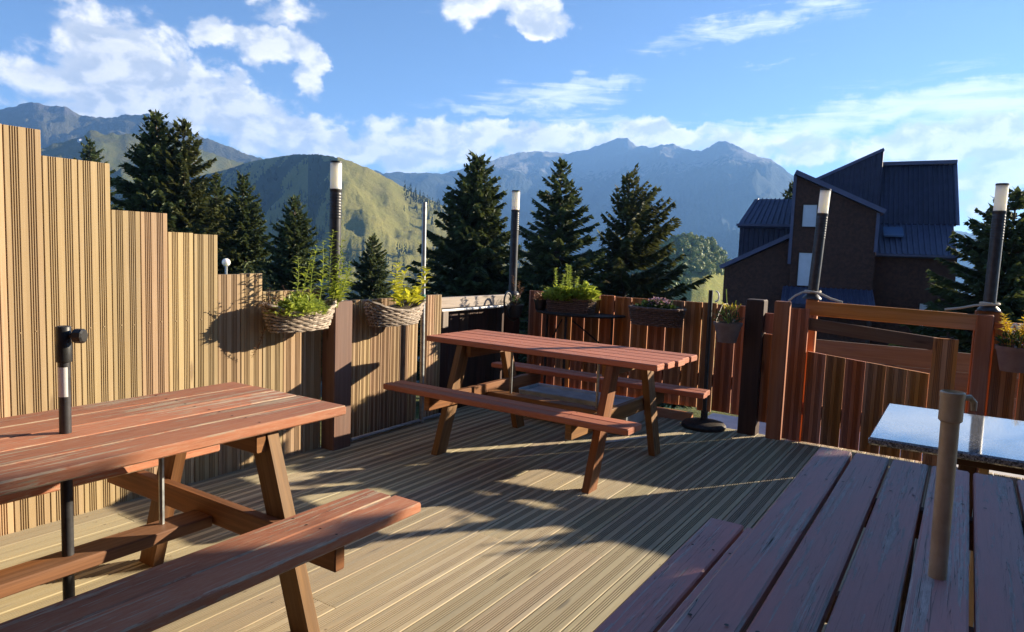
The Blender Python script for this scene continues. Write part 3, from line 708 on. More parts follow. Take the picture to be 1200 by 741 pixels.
# ------------------------------------------------------------------ house beyond the gate
HO = Vector((-3.7182, 26.1672, 0)); HD = Vector((.9848, .1736, 0)); HN = Vector((-.1736, .9848, 0))
def Hp(s, o, z): return HO + HD * s + HN * o + Vector((0, 0, z))
hs = empty('brown_house', (HO.x, HO.y, -4), 'tall dark brown house with slate-blue metal roofs and fins beyond the gate', 'house')
def hslab(name, pts, off, depth, mat, parent=None):
    mb = MB(); mb.slab([Hp(s, off, z) for (s, z) in pts], HN * depth); return mb.build(name, mat, parent or hs)
def ribs(name, q, mat, n, h=.05, parent=None, thick=.12):
    """ribbed sheet on quad q = lower-left, lower-right, upper-right, upper-left"""
    a, b, c, d = [Vector(p) for p in q]; nn = (b - a).cross(d - a).normalized()
    mb = MB(); vs = []; prof = [0, 0, 1, 1]; m = n * 4
    for k in range(m + 1):
        f = ((k // 4) + (0, .62, .70, .92)[k % 4]) / n if k < m else 1.0
        hh = (0, 0, h, h)[k % 4] if k < m else 0
        vs += [a.lerp(b, f) + nn * hh, d.lerp(c, f) + nn * hh]
    fs = [[2 * k, 2 * k + 2, 2 * k + 3, 2 * k + 1] for k in range(m)]
    mb.add(vs, fs)
    mb.add([a - nn * .01, b - nn * .01, c - nn * .01, d - nn * .01, a - nn * thick, b - nn * thick, c - nn * thick, d - nn * thick], [[0, 1, 2, 3], [7, 6, 5, 4], [0, 4, 5, 1], [1, 5, 6, 2], [2, 6, 7, 3], [3, 7, 4, 0]])
    return mb.build(name, mat, parent or hs)
# central gable block
hslab('gable_wall', [(-1.56, -4), (1.04, -4), (1.04, 3.02), (-1.56, 4.22)], 0, 6.0, M['render'])
def fascia(a, b, off0, off1, th, name='fascia', mat='trim'):
    mb = MB(); d = (Vector((b[0] - a[0], 0, b[1] - a[1]))).normalized(); n = Vector((-d.z, 0, d.x)) * th
    mb.slab([Hp(a[0], off0, a[1]), Hp(b[0], off0, b[1]), Hp(b[0] + n.x, off0, b[1] + n.z), Hp(a[0] + n.x, off0, a[1] + n.z)], HN * (off1 - off0)); return mb.build(name, M[mat], hs)
fascia((-1.64, 4.28), (1.20, 2.96), -.22, 6.2, .15)
mb = MB(); mb.slab([Hp(-1.66, -.08, 1.2), Hp(-1.56, -.08, 1.2), Hp(-1.56, -.08, 4.22), Hp(-1.66, -.08, 4.28)], HN * .2); mb.build('corner_trim', M['trim'], hs)
mb = MB(); mb.slab([Hp(.99, -.06, 1.70), Hp(1.09, -.06, 1.70), Hp(1.09, -.06, 2.98), Hp(.99, -.06, 3.02)], HN * .1); mb.build('corner_trim', M['trim'], hs)
# left wing with pitched roof
hslab('wing_wall', [(-3.60, -4), (-1.57, -4), (-1.57, 2.62), (-3.60, 2.62)], 3.0, 3.0, M['roofdark'])
ribs('wing_cladding', [Hp(-3.6, 2.98, -1), Hp(-1.57, 2.98, -1), Hp(-1.57, 2.98, 2.6), Hp(-3.6, 2.98, 2.6)], M['roofdark'], 11, .03)
ribs('roof', [Hp(-3.68, 2.75, 2.63), Hp(-1.575, 2.75, 2.63), Hp(-1.575, 4.4, 3.78), Hp(-3.22, 4.4, 3.78)], M['roof'], 10, .045)
fascia((-3.72, 2.60), (-1.58, 2.60), 2.70, 2.76, .09)
# low lean-to at the left
hslab('lean_to_wall', [(-3.80, -4), (-1.575, -4), (-1.575, 2.10), (-3.80, .94)], .3, 2.6, M['render'])
fascia((-3.92, .92), (-1.575, 2.15), .1, 2.9, .14)
# tall metal clad block behind
hslab('tower_fin', [(-1.3, 2.0), (1.262, 2.0), (1.262, 5.46), (-1.1, 4.28)], 3.0, 1.0, M['roofdark'])
ribs('fin_cladding', [Hp(-1.0, 2.97, 3.0), Hp(1.26, 2.97, 3.0), Hp(1.26, 2.97, 5.40), Hp(-1.0, 2.97, 4.30)], M['roofdark'], 13, .03)
fascia((-1.15, 4.26), (1.28, 5.45), 2.9, 4.1, .10)
ribs('upper_roof', [Hp(1.30, 2.6, 2.78), Hp(3.70, 2.6, 2.78), Hp(3.62, 3.7, 5.0), Hp(1.285, 3.7, 5.0)], M['roofdark'], 15, .045)
hslab('upper_wall', [(1.29, -4), (3.60, -4), (3.60, 4.9), (1.29, 4.9)], 3.75, 4, M['roofdark'])
fascia((1.27, 4.98), (3.70, 5.03), 3.55, 4.4, .13)
mb = MB(); mb.slab([Hp(3.70, 2.56, 2.76), Hp(3.80, 2.56, 2.76), Hp(3.72, 3.70, 5.04), Hp(3.62, 3.70, 5.04)], HN * .1); mb.build('edge_trim', M['trim'], hs)
# lower right roof and wall
ribs('lower_roof', [Hp(1.10, .45, 1.66), Hp(3.46, .45, 1.66), Hp(3.62, 2.6, 2.76), Hp(1.10, 2.6, 2.76)], M['roof'], 14, .045)
hslab('right_wall', [(1.045, -4), (3.52, -4), (3.52, 1.60), (1.045, 1.60)], .7, 5, M['render'])
fascia((1.10, 1.60), (3.55, 1.60), .38, .46, .07)
mb = MB(); a = Hp(1.36, 1.38, 2.27); b = Hp(1.98, 1.38, 2.27); c = Hp(1.98, 1.98, 2.575); d = Hp(1.36, 1.98, 2.575)
mb.slab([a, b, c, d], Vector((0, 0, .06))); mb.build('skylight', M['skylight'], hs)
# porch roof
ribs('porch_roof', [Hp(-1.75, -1.3, -.10), Hp(1.10, -1.3, -.10), Hp(1.06, -.02, .42), Hp(-1.75, -.02, .42)], M['roof'], 18, .03)
for sx in (-1.6, .95):
    mb = MB(); p = Hp(sx, -1.2, 0); mb.box(p.x - .06, p.x + .06, p.y - .06, p.y + .06, -4, -.2); mb.build('porch_post', M['darkwood'], hs)
# openings
def shutter(s0, s1, z0, z1, off, mat='shutter'):
    mb = MB(); mb.slab([Hp(s0, off - .05, z0), Hp(s1, off - .05, z0), Hp(s1, off - .05, z1), Hp(s0, off - .05, z1)], HN * .045); w = mb.build('window', M[mat], hs)
    mb = MB(); e = .035
    for (a0, a1, b0, b1) in ((s0 - e, s0, z0 - e, z1 + e), (s1, s1 + e, z0 - e, z1 + e), (s0, s1, z1, z1 + e), (s0, s1, z0 - e, z0)):
        mb.slab([Hp(a0, off - .07, b0), Hp(a1, off - .07, b0), Hp(a1, off - .07, b1), Hp(a0, off - .07, b1)], HN * .065)
    mb.build('window_frame', M['darkwood'], w)
shutter(-1.28, -.85, 2.50, 3.24, 0); shutter(-1.30, -.82, .47, 1.60, 0)
shutter(2.55, 3.14, -.85, .04, .7)
shutter(3.58, 3.72, -1.3, .16, .7, 'trim'); shutter(3.80, 3.95, -1.3, .16, .7, 'trim')
hslab('side_wall', [(3.525, -4), (4.05, -4), (4.05, .22), (3.525, .22)], .8, 3, M['render'])
mb = MB()
for z in (.75, 1.95): mb.tube([Hp(3.5, 1.5, z), Hp(4.0, 1.5, z)], .025, 6)
mb.tube([Hp(3.98, 1.5, .2), Hp(3.98, 1.5, 1.2)], .025, 6); mb.tube([Hp(3.6, 1.5, .2), Hp(3.6, 1.5, .75)], .02, 6)
mb.build('balcony_rail', M['iron'], hs)

# ------------------------------------------------------------------ firs
def fir(label, base, H, Rad, seed, dens=1.0, sparse=0.0, mat='needle', up=0.25, z0=.06, whorls=30, lopsided=(0, 0), power=.85):
    rd = random.Random(seed); root = empty('fir_tree', base, label, 'fir tree', 'firs on the slope below the deck')
    bx, by, bz = base
    mt = MB(); mt.tube([(bx, by, bz), (bx + rd.uniform(-.05, .05), by, bz + H * .5), (bx, by, bz + H * .97)], [H * .02, H * .012, H * .002], 8); mt.build('trunk', M['bark'], root)
    mf = MB(); mbk = MB()
    for wi in range(whorls):
        t = z0 + (1 - z0) * (wi / whorls) ** .92
        zc = bz + t * H; Lw = Rad * (1 - t) ** power + .03 * Rad
        nb = max(5, int((10 if t < .85 else 6) * dens))
        a0 = rd.uniform(0, 6.28)
        for b in range(nb):
            if rd.random() < sparse * (1 - t): continue
            a = a0 + 2 * math.pi * b / nb + rd.uniform(-.25, .25)
            L = Lw * rd.uniform(.58, 1.18)
            L *= 1 + lopsided[0] * math.cos(a - lopsided[1])
            dirh = Vector((math.cos(a), math.sin(a), 0)); side = Vector((-dirh.y, dirh.x, 0))
            el0 = up + .5 * t + rd.uniform(-.15, .12) - .35 * (1 - t)
            pts = []; z_ = zc + rd.uniform(-.5, .5) * H / whorls
            for i in range(6):
                s = i / 5; pts.append(Vector((bx, by, z_)) + dirh * L * s + Vector((0, 0, L * (el0 * s - .30 * s * s + .22 * s ** 3 * (1 + up)))))
            mbk.tube([pts[0], pts[2], pts[5]], [H * .0032, H * .002, H * .0006], 3)
            nt = max(6, int(L * 20 * dens / (H / 8)))
            for i in range(nt):
                s = .12 + .88 * (i + rd.random()) / nt; q = min(int(s * 5), 4); p = pts[q].lerp(pts[q + 1], s * 5 - q)
                for sd in (-1, 1):
                    ln = (L * .34 * (1 - s * .72) + H * .010) * rd.uniform(.6, 1.2)
                    d = (dirh * rd.uniform(.55, .95) + side * sd * rd.uniform(.5, 1.0) + Vector((0, 0, rd.uniform(-.28, .12)))).normalized()
                    wd = H * .0085 * rd.uniform(.8, 1.35)
                    un = Vector((rd.uniform(-.5, .5), rd.uniform(-.5, .5), 1)); sv = d.cross(un).normalized()
                    e = p + d * ln + Vector((0, 0, -ln * .12)); mid = p + d * ln * .5
                    r_ = rd.random()
                    mf.add([p, mid + sv * wd, e, mid - sv * wd], [[0, 1, 2, 3]], None, r_)
                    if rd.random() < .5:
                        u2 = Vector((0, 0, 1)); m2 = p + d * ln * .55
                        mf.add([p, m2 + u2 * wd * .9, e, m2 - u2 * wd * .7], [[0, 1, 2, 3]], None, r_)
            # tip
            d = (pts[5] - pts[4]).normalized(); sv = d.cross(Vector((0, 0, 1))).normalized(); wd = H * .010
            mf.add([pts[4], pts[5] + sv * wd, pts[5] + d * H * .022, pts[5] - sv * wd], [[0, 1, 2, 3]])
    # leader
    for q in range(10):
        a = q * 2.4; p = Vector((bx, by, bz + H * (.93 + .006 * q))); e = p + Vector((math.cos(a), math.sin(a), 1.6)) * H * .018
        mf.add([p, p + Vector((-math.sin(a), math.cos(a), .8)) * H * .006, e, p + Vector((math.sin(a), -math.cos(a), .8)) * H * .006], [[0, 1, 2, 3]])
    mf.add([(bx - .02, by, bz + H * .95), (bx + .02, by, bz + H * .95), (bx, by, bz + H * 1.0)], [[0, 1, 2]])
    c = mf.build('crown', M[mat], root); mbk.build('branches', M['bark'], root)
    return root
def top(p, g): return (p[0], p[1], g), p[2] - g
gz = -5.0
def F(label, tp, g, Rad, seed, **k):
    Rad *= 1.32
    b, H = top(tp, g); return fir(label, b, H, Rad, seed, **k)
F('tall dark fir behind the third fence step, left of its paler twin', (-29.02, 16.97, 6.56), -3.2, 2.55, 1, dens=1.1, whorls=34)
F('tall olive fir with visible trunk, right half of the pair behind the stepped fence', (-28.06, 17.59, 6.25), -3.2, 2.2, 2, dens=1.0, mat='needle2', sparse=.12, whorls=30, up=.35)
F('small fir tip just over the second fence step', (-62.75, 30.9, 9.27), -4, 3.3, 3)
F('dark fir half hidden behind the olive fir', (-30.52, 20.77, 4.37), -4, 2.0, 4, dens=1.1)
F('dark slender fir above the globe lamp', (-27.69, 20.21, 4.24), -4.4, 2.0, 5, dens=1.15)
F('shorter dark fir left of the lamp on the post', (-24.14, 20.12, 3.25), -4.6, 1.9, 6, dens=1.15)
F('small fir low between the two hanging baskets', (-28.44, 29.25, 1.90), -5.2, 1.8, 7, dens=1.1)
F('large full fir left of the corner lamp', (-17.69, 24.29, 5.23), -4.6, 2.75, 8, dens=1.2, whorls=36)
F('ragged wide-armed fir right of the corner lamp', (-13.75, 24.45, 4.92), -4.6, 2.45, 9, dens=1.0, sparse=.10, up=.2, whorls=26)
F('sparse fir with long bare arms on its right, by the knoll', (-12.31, 27.76, 4.76), -4.6, 2.6, 10, dens=.95, sparse=.32, up=.42, whorls=28, lopsided=(.28, .25), mat='needle2')
F('fir tip showing behind the left roof of the brown house', (-9.77, 47.26, 6.3), -6, 2.6, 11)
F('dark fir behind the right gate lamp', (.924, 24.40, 3.55), -4.4, 2.2, 12, dens=1.15, lopsided=(.1, 3.1), power=.75)
F('low dark fir filling in behind the ragged fir', (-15.8, 26.5, 2.0), -5, 2.0, 13, dens=1.1)
F('dark fir rising beyond the right edge of the dark fence', (4.2, 24.0, 4.2), -4.4, 2.3, 14, dens=1.1)

def leafy_tree(name, label, base, H, crown, n, leaf, seed, mat, cat='tree', trunk=.12, ncl=26, square=False, cr=None):
    rd = random.Random(seed); root = empty(name, base, label, cat)
    cx, cy, cz, rx, ry, rz = crown
    mt = MB(); B = Vector(base); T = Vector((cx, cy, cz))
    mt.tube([B, B.lerp(T, .5) + Vector((.05, .03, 0)), T], [trunk, trunk * .7, trunk * .35], 8)
    cl = []
    for k in range(ncl):
        while True:
            p = Vector((rd.uniform(-1, 1), rd.uniform(-1, 1), rd.uniform(-1, 1)))
            if square or p.length < 1: break
        q = Vector((cx + p.x * rx * .8, cy + p.y * ry * .8, cz + p.z * rz * .8)); cl.append(q)
        mt.tube([B.lerp(T, rd.uniform(.55, 1)), q], [trunk * .3, trunk * .08], 5)
    mt.build('trunk', M['bark'], root)
    mf = MB(); cr = cr or min(rx, ry, rz) * .42
    for k in range(n):
        c = cl[k % len(cl)]
        p = Vector((rd.gauss(0, 1), rd.gauss(0, 1), rd.gauss(0, 1))).normalized() * cr * rd.random() ** .4
        d = Vector((rd.uniform(-1, 1), rd.uniform(-1, 1), rd.uniform(-.6, .5)))
        mf.leaf(c + p, d, (rd.uniform(-1, 1), rd.uniform(-1, 1), 1), leaf * rd.uniform(.7, 1.3), leaf * .6, rd.random())
    mf.build('crown', M[mat], root); return root
leafy_tree('bush', 'rounded olive bush behind the fence beside the globe lamp', (-21.8, 15.7, -3), 3, (-21.6, 15.8, -.6, 1.1, 1.1, 1.1), 2600, .14, 3, 'needle2', 'bush')
leafy_tree('shadow_caster_tree', 'added unseen clipped tree right of the deck, shaped to shade the foreground table', (4.0, 7.2, -1.2), 6, (4.36, 7.0, 3.79, 2.0, .3, 1.75), 30000, .2, 4, 'shadow_caster_leaf', 'tree', .12, 120, True, .36)  # out of view, added with a boxy crown to cast the foreground shade
gl = empty('globe_lamp', (-12.4, 8.66, -1.6), 'small white globe lamp on a pole beyond the stepped fence', 'lamp')
mb = MB(); mb.tube([(-12.41, 8.65, -1.6), (-12.4, 8.66, .80)], .025, 8); mb.build('pole', M['steel'], gl)
mb = MB(); mb.lathe([(.005, -.08)] + [(.08 * math.sin(a), -.08 * math.cos(a)) for a in [i * math.pi / 14 for i in range(1, 14)]] + [(.005, .08)], (-12.4, 8.66, .875), 20); mb.build('globe', M['diffuser'], gl, True)

# ------------------------------------------------------------------ terrain, hills, mountains
def lerp_table(tb, x):
    if x >= tb[0][0]: return tb[0][1]
    for (a, b) in zip(tb, tb[1:]):
        if a[0] >= x >= b[0]:
            f = (a[0] - x) / (a[0] - b[0]); return a[1] + (b[1] - a[1]) * f
    return tb[-1][1]
def fb(x, y, z=0, o=6, H=1.0): return noise.fractal(Vector((x, y, z)), H, 2.0, o)
def ground_z(r):
    tb = [(0, -1.0), (7, -1.0), (9, -1.3), (14, -2.2), (24, -4.2), (36, -6.4), (70, -14), (150, -38), (400, -110), (1000, -240), (3000, -350), (9000, -400)]
    for (a, b) in zip(tb, tb[1:]):
        if r <= b[0]: return a[1] + (b[1] - a[1]) * (r - a[0]) / (b[0] - a[0])
    return -400
vs = [(0, 0, -1.0)]; fs = []; NA = 144
rr = [3, 6, 8, 10, 13, 17, 22, 28, 36, 48, 64, 90, 130, 190, 280, 420, 650, 1000, 1600, 2500, 4000, 6200]
for r in rr:
    for k in range(NA):
        a = 2 * math.pi * k / NA; x, y = r * math.cos(a), r * math.sin(a)
        vs.append((x, y, ground_z(r) + (fb(x * .02, y * .02) * min(r * .02, 12) if r > 12 else 0)))
for k in range(NA): fs.append([0, 1 + k, 1 + (k + 1) % NA])
for i in range(len(rr) - 1):
    for k in range(NA):
        k2 = (k + 1) % NA; fs.append([1 + i * NA + k, 1 + (i + 1) * NA + k, 1 + (i + 1) * NA + k2, 1 + i * NA + k2])
mb = MB(); mb.add(vs, fs)
tag(mb.build('terrain', land('valley_land', (.12, .13, .04), (.16, .15, .05), (.03, .042, .018), (.2, .2, .2), -60, 10, 2.0), None, True), kind='structure')

def ridge(name, tb, dist, base, depth, back, mat, amp, nsc, step=.12, rows=46, power=1.15, rough=0.0, az=None, seed=0, spur=1.0, cover_and_shade=None):
    a1, a0 = az if az else (tb[0][0], tb[-1][0]); n = int((a1 - a0) / step) + 1; vs = []; pts = rows + 8
    for i in range(n):
        a = a1 - i * step; ar = math.radians(a); D = dist(a) if callable(dist) else dist; el = lerp_table(tb, a)
        zr = EYE + D * math.tan(math.radians(el)); bz_ = base(a) if callable(base) else base
        dp = depth(a) if callable(depth) else depth
        for j in range(pts):
            if j <= rows:
                t = j / rows; r = D - dp * (1 - t); z = bz_ + (zr - bz_) * (t ** power)
            else:
                t = 1; u = (j - rows) / 8; r = D + back * u; z = zr - (zr - bz_) * u ** 1.2
            x, y = r * math.cos(ar), r * math.sin(ar)
            w = math.sin(min(t, 1) * math.pi) ** .7 if j <= rows else 0
            if w:
                z += amp * w * (noise.ridged_multi_fractal(Vector((x * nsc, y * nsc * 1.0, seed)), 1.0, 2.1, 6, 1.0, 2.0) * .6 - .6) * spur + amp * .35 * w * fb(x * nsc * 4, y * nsc * 4, seed)
            if rough and j >= rows - 1: z += rough * fb(x * nsc * 14, y * nsc * 14, seed + 3, 5)
            vs.append((x, y, z))
    fs = []
    for i in range(n - 1):
        for j in range(pts - 1): fs.append([i * pts + j, (i + 1) * pts + j, (i + 1) * pts + j + 1, i * pts + j + 1])
    mb = MB(); mb.add(vs, fs)
    if cover_and_shade: mb.rn = [cover_and_shade(vs[f[0]]) for f in fs]
    o = mb.build(name, mat, None, True); tag(o, kind='structure')
    return o

blue = [(150, 4.4), (143, 4.6), (136.7, 5.3), (134.1, 5.6), (131.4, 5.75), (128.7, 5.9), (126.0, 6.6), (124.35, 7.25), (122.7, 7.75), (120.6, 7.85), (118.9, 7.77), (117.2, 8.13), (115.77, 8.68), (115.11, 9.02), (114.24, 9.03), (113.55, 8.52), (112.75, 8.40), (112.2, 8.34), (111.58, 8.60), (110.6, 8.61), (109.6, 8.23), (108.6, 8.10), (107.5, 8.68), (106.9, 8.86), (106.26, 8.67), (104.85, 7.91), (103.3, 7.40), (102.0, 6.45), (100.46, 5.27), (98.6, 4.2), (96.3, 3.2), (93.0, 2.6), (89.5, 2.2), (85, 2.0), (76, 1.8)]
ridge('mountains', blue, lambda a: 4200 + 500 * math.sin((a - 110) * .2), -360, 2300, 900, land('mountain_land', (.03, .042, .034), (.045, .055, .045), (.02, .028, .02), (.16, .155, .15), -300, 330, .3, (330, 560)), 190, .0013, .1, 60, 1.0, 10, seed=2, spur=1.2)
farl = [(175, 5.5), (165, 6.0), (161.4, 6.3), (158.7, 7.78), (157.8, 8.12), (157.0, 8.48), (156.0, 8.34), (155.2, 8.48), (154.3, 8.0), (153.0, 7.98), (151.4, 8.35), (150.1, 8.5), (148.75, 8.06), (146.5, 7.27), (144.8, 6.8), (143.0, 6.2), (141.1, 5.7), (139, 5.0), (134, 4.0)]
ridge('far_mountain', farl, lambda a: 2900 + 40 * (a - 150), -250, 1500, 700, land('far_left_land', (.085, .085, .05), (.11, .105, .06), (.03, .038, .022), (.11, .105, .10), -400, 100, .45, (330, 520)), 120, .0025, .12, 50, 1.1, 7, seed=7, spur=1.2)
midg = [(175, 4.2), (165, 4.4), (161.4, 4.45), (158.8, 4.9), (156.5, 5.6), (154.5, 6.45), (153.8, 6.95), (152, 7.0), (149.9, 7.0), (147.6, 6.65), (145.9, 6.2), (144.2, 5.75), (141.7, 5.25), (139, 4.6), (135, 3.5)]
ridge('green_hill', midg, lambda a: 1750 - 10 * (a - 150), -180, 850, 500, land('green_hill_land', (.10, .11, .032), (.145, .135, .045), (.03, .04, .018), (.2, .18, .15), -120, 190, .8), 70, .0035, .12, 46, 1.1, 5, seed=4, spur=1.2)
dome = [(170, 3.0), (160, 3.3), (156, 3.5), (152, 3.9), (149, 4.2), (147, 4.5), (145.24, 5.05), (143.9, 5.62), (143.0, 5.97), (141.45, 6.34), (140.2, 6.62), (138.64, 6.73), (136.7, 6.61), (134.76, 6.01), (132.75, 5.07), (131.4, 4.34), (130.0, 3.87), (128.7, 3.32), (126.9, 2.4), (123.1, .25), (120.3, -.4), (117, -1.4), (113, -2.6)]
def ddist(a): return 960 + (60 * min(a - 137, 9.0) if a > 137 else -6 * (a - 137))
def ddep(a): return 520 if a < 137 else 520 + 8 * min(a - 137, 9)
def woods_and_shade(p):  # woodland colour mask that also paints the left flank's shade
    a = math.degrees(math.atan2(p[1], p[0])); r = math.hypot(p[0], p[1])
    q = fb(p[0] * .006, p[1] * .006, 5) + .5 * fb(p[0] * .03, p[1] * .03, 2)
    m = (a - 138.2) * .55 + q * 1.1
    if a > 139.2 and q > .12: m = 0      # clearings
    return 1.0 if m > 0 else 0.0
ridge('grass_hill', dome, ddist, -115, ddep, 400, land('grass_hill_land', (.20, .195, .055), (.26, .235, .075), (.035, .05, .02), (.2, .17, .12), -85, 22, 1.6, cover_and_shade=True), 26, .007, .1, 54, .95, 1.5, seed=9, cover_and_shade=woods_and_shade)
kn = [(120, -3.2), (116.5, -2.6), (113.3, -1.6), (112.1, -.6), (111.1, .25), (110.5, .75), (109.55, 1.15), (108.6, 1.25), (107.6, .95), (106.9, .25), (106.2, -.5), (104.9, -1.4), (102, -2.4), (97, -3.4), (90, -4.5)]
def kz(a): return -60
ridge('knoll', kn, 470, -62, 260, 200, land('knoll_land', (.24, .25, .06), (.30, .28, .08), (.05, .065, .022), (.2, .2, .15), -120, -50, 3.0, bias=-.05), 7, .012, .1, 40, .8, .5, seed=12)
KN = bpy.data.objects['knoll'].data
# woods: one mass on the knoll, one on the hill shoulder
def crown_blob(mf, c, r, h, rd, n, sz):
    for k in range(n):
        p = Vector((rd.gauss(0, 1), rd.gauss(0, 1), rd.gauss(0, 1))).normalized() * rd.uniform(.72, 1.0)
        if p.z < -.4: p.z *= -.5
        q = Vector((c[0] + p.x * r, c[1] + p.y * r, c[2] + h * .5 + p.z * h * .5))
        d = p.cross(Vector((rd.uniform(-1, 1), rd.uniform(-1, 1), rd.uniform(-1, 1)))).normalized(); s_ = d.cross(p)
        s0 = sz * rd.uniform(.7, 1.4); o = p * s0 * .3
        mf.add([q - d * s0 - s_ * s0 * .8, q + d * s0 * .9 - s_ * s0 + o, q + d * s0 + s_ * s0 * .8, q - d * s0 * .8 + s_ * s0 + o], [[0, 1, 2, 3]], None, rd.random())
def scatter(me, name, test, n, build, mat, seed):
    rd = random.Random(seed); vv = [v.co for v in me.vertices]; mf = MB(); cnt = 0; tries = 0
    while cnt < n and tries < 60000:
        tries += 1; v = vv[rd.randrange(len(vv))]
        r = math.hypot(v.x, v.y); az = math.degrees(math.atan2(v.y, v.x)); el = math.degrees(math.atan2(v.z - EYE, r))
        if not test(az, el, r, rd): continue
        build(mf, (v.x + rd.uniform(-3, 3), v.y + rd.uniform(-3, 3), v.z - .8), rd); cnt += 1
    o = mf.build(name, mat); tag(o, kind='stuff'); return o
def kt(a, e, r, rd):
    if a < 104 or a > 116 or r > 490: return False
    er = lerp_table(kn, a)
    u = er - e
    if 106.3 < a < 112.6: lim = 1.35 * min(1, (a - 106.2) / 2 + .3)
    else: lim = .5
    if u < lim: return True
    if 105.5 < a < 109.2 and -1.45 < e < -.62: return rd.random() < .55
    if 109.6 < a < 111.2 and -3.2 < e < -1.6: return True
    return False
scatter(KN, 'knoll_woodland', kt, 560, lambda mf, p, rd: crown_blob(mf, p, rd.uniform(1.3, 3.2), rd.uniform(3.5, 7.5), rd, 60, .6), M['knollleaf'], 21)
def cone_tree(mf, c, rd, h0=7, h1=14):
    h = rd.uniform(h0, h1); r = h * .2
    for k in range(22):
        t = rd.random() ** .8; a = rd.uniform(0, 6.28); rad = r * (1 - t); q = Vector((c[0] + math.cos(a) * rad * .6, c[1] + math.sin(a) * rad * .6, c[2] + t * h))
        d = Vector((math.cos(a), math.sin(a), -.4)); s_ = Vector((-math.sin(a), math.cos(a), .2)); s0 = h * .09 * (1.4 - t)
        mf.add([q - s_ * s0, q + d * s0 * .7 - Vector((0, 0, s0 * .5)), q + s_ * s0, q + Vector((0, 0, s0 * 1.7))], [[0, 1, 2, 3]], None, rd.random())
GH = bpy.data.objects['grass_hill'].data
def gtst(a, e, r, rd):
    er = lerp_table(dome, a)
    if r > ddist(a) + 30: return False
    if 126 < a < 131.8 and er - e < .85 and e < er + .3: return True
    if 129.6 < a < 132 and .2 < er - e < 2.0: return rd.random() < .18
    if 137.6 < a < 156 and e > -1 and er - e > .5: return rd.random() < .35
    if a < 127.5 and a > 113: return rd.random() < .8
    if e < -.4 and 127 < a < 139: return rd.random() < .25
    return False
scatter(GH, 'hillside_woodland', gtst, 2600, cone_tree, M['scrub'], 22)

# little hut on the green hill
hut = empty('mountain_hut', (0, 0, 0), 'tiny white hut on the green hill above the second fence step', 'hut')
GM = bpy.data.objects['green_hill'].data
best = min(GM.vertices, key=lambda v: abs(math.degrees(math.atan2(v.co.y, v.co.x)) - 154.35) * 3 + abs(math.degrees(math.atan2(v.co.z - EYE, math.hypot(v.co.x, v.co.y))) - 6.35) + (9 if math.hypot(v.co.x, v.co.y) > 1760 else 0)).co
hut.location = best; WORLD[hut.name] = Vector(best); q = best
mb = MB(); mb.box(q.x - 4, q.x + 4, q.y - 3, q.y + 3, q.z - 3, q.z + 3.5); mb.build('wall', M['shutter'], hut)
mb = MB(); mb.slab([(q.x - 4.4, q.y - 3.4, q.z + 3.5), (q.x - 4.4, q.y + 3.4, q.z + 3.5), (q.x - 4.4, q.y, q.z + 6)], (8.8, 0, 0)); mb.build('roof', M['trim'], hut)

# ------------------------------------------------------------------ unseen chalet added behind and right of the viewer to block sky light
ch = empty('sky_blocker_chalet', (1, -3, -1), 'added unseen timber chalet that blocks sky light from the terrace', 'chalet')
mb = MB()
for i in range(30): mb.box(-6, 7.5, -3.3, -3.1, -1 + i * .2, -1 + i * .2 + .196)
mb.build('sky_blocker_rear_wall', M['darkwood'], ch)
mb = MB()
for i in range(30): mb.box(4.25, 4.45, -3.05, 3.4, -1 + i * .2, -1 + i * .2 + .196)
mb.build('wing_wall', M['darkwood'], ch)
mb = MB(); mb.slab([(-6.6, -2.2, 4.75), (8.2, -2.2, 4.75), (8.2, -8, 8.0), (-6.6, -8, 8.0)], (0, 0, .2)); mb.slab([(3.6, -2.1, 4.72), (3.6, 4.0, 4.72), (8.5, 4.0, 7.4), (8.5, -2.1, 7.4)], (0, 0, .2)); mb.build('roof', M['roofdark'], ch)
dr = MB(); dr.box(-.6, .4, -3.09, -3.04, 0, 2.05); dr = dr.build('door', M['gateplank'], ch)
dh = MB(); dh.tube([(.28, -3.03, 1.02), (.16, -3.0, 1.02)], .012, 6); dh.build('handle', M['steel'], dr)
for xw in (-3.6, 1.6):
    wf = MB(); wf.box(xw, xw + 1.4, -3.09, -3.05, .9, 2.0); wf = wf.build('window', M['gateplank'], ch)
    pn = MB(); pn.box(xw + .08, xw + 1.32, -3.048, -3.04, .98, 1.92); pn.build('pane', M['skylight'], wf)

# ------------------------------------------------------------------ haze
mb = MB(); X = 7000
mb.add([(-X, -X, -420), (X, -X, -420), (X, X, -420), (-X, X, -420), (-X, -X, 800), (X, -X, 800), (X, X, 800), (-X, X, 800)], [[3, 2, 1, 0], [4, 5, 6, 7], [0, 1, 5, 4], [1, 2, 6, 5], [2, 3, 7, 6], [3, 0, 4, 7]])
hm = bpy.data.materials.new('haze_air'); hm.use_nodes = True; hm.node_tree.nodes.clear()
ho = hm.node_tree.nodes.new('ShaderNodeOutputMaterial'); hv = hm.node_tree.nodes.new('ShaderNodeVolumePrincipled')
hv.inputs['Density'].default_value = 1.45e-4; hv.inputs['Color'].default_value = (.24, .50, 1.0, 1); hv.inputs['Anisotropy'].default_value = .2
hm.node_tree.links.new(hv.outputs[0], ho.inputs['Volume'])
tag(mb.build('haze', hm), kind='stuff')

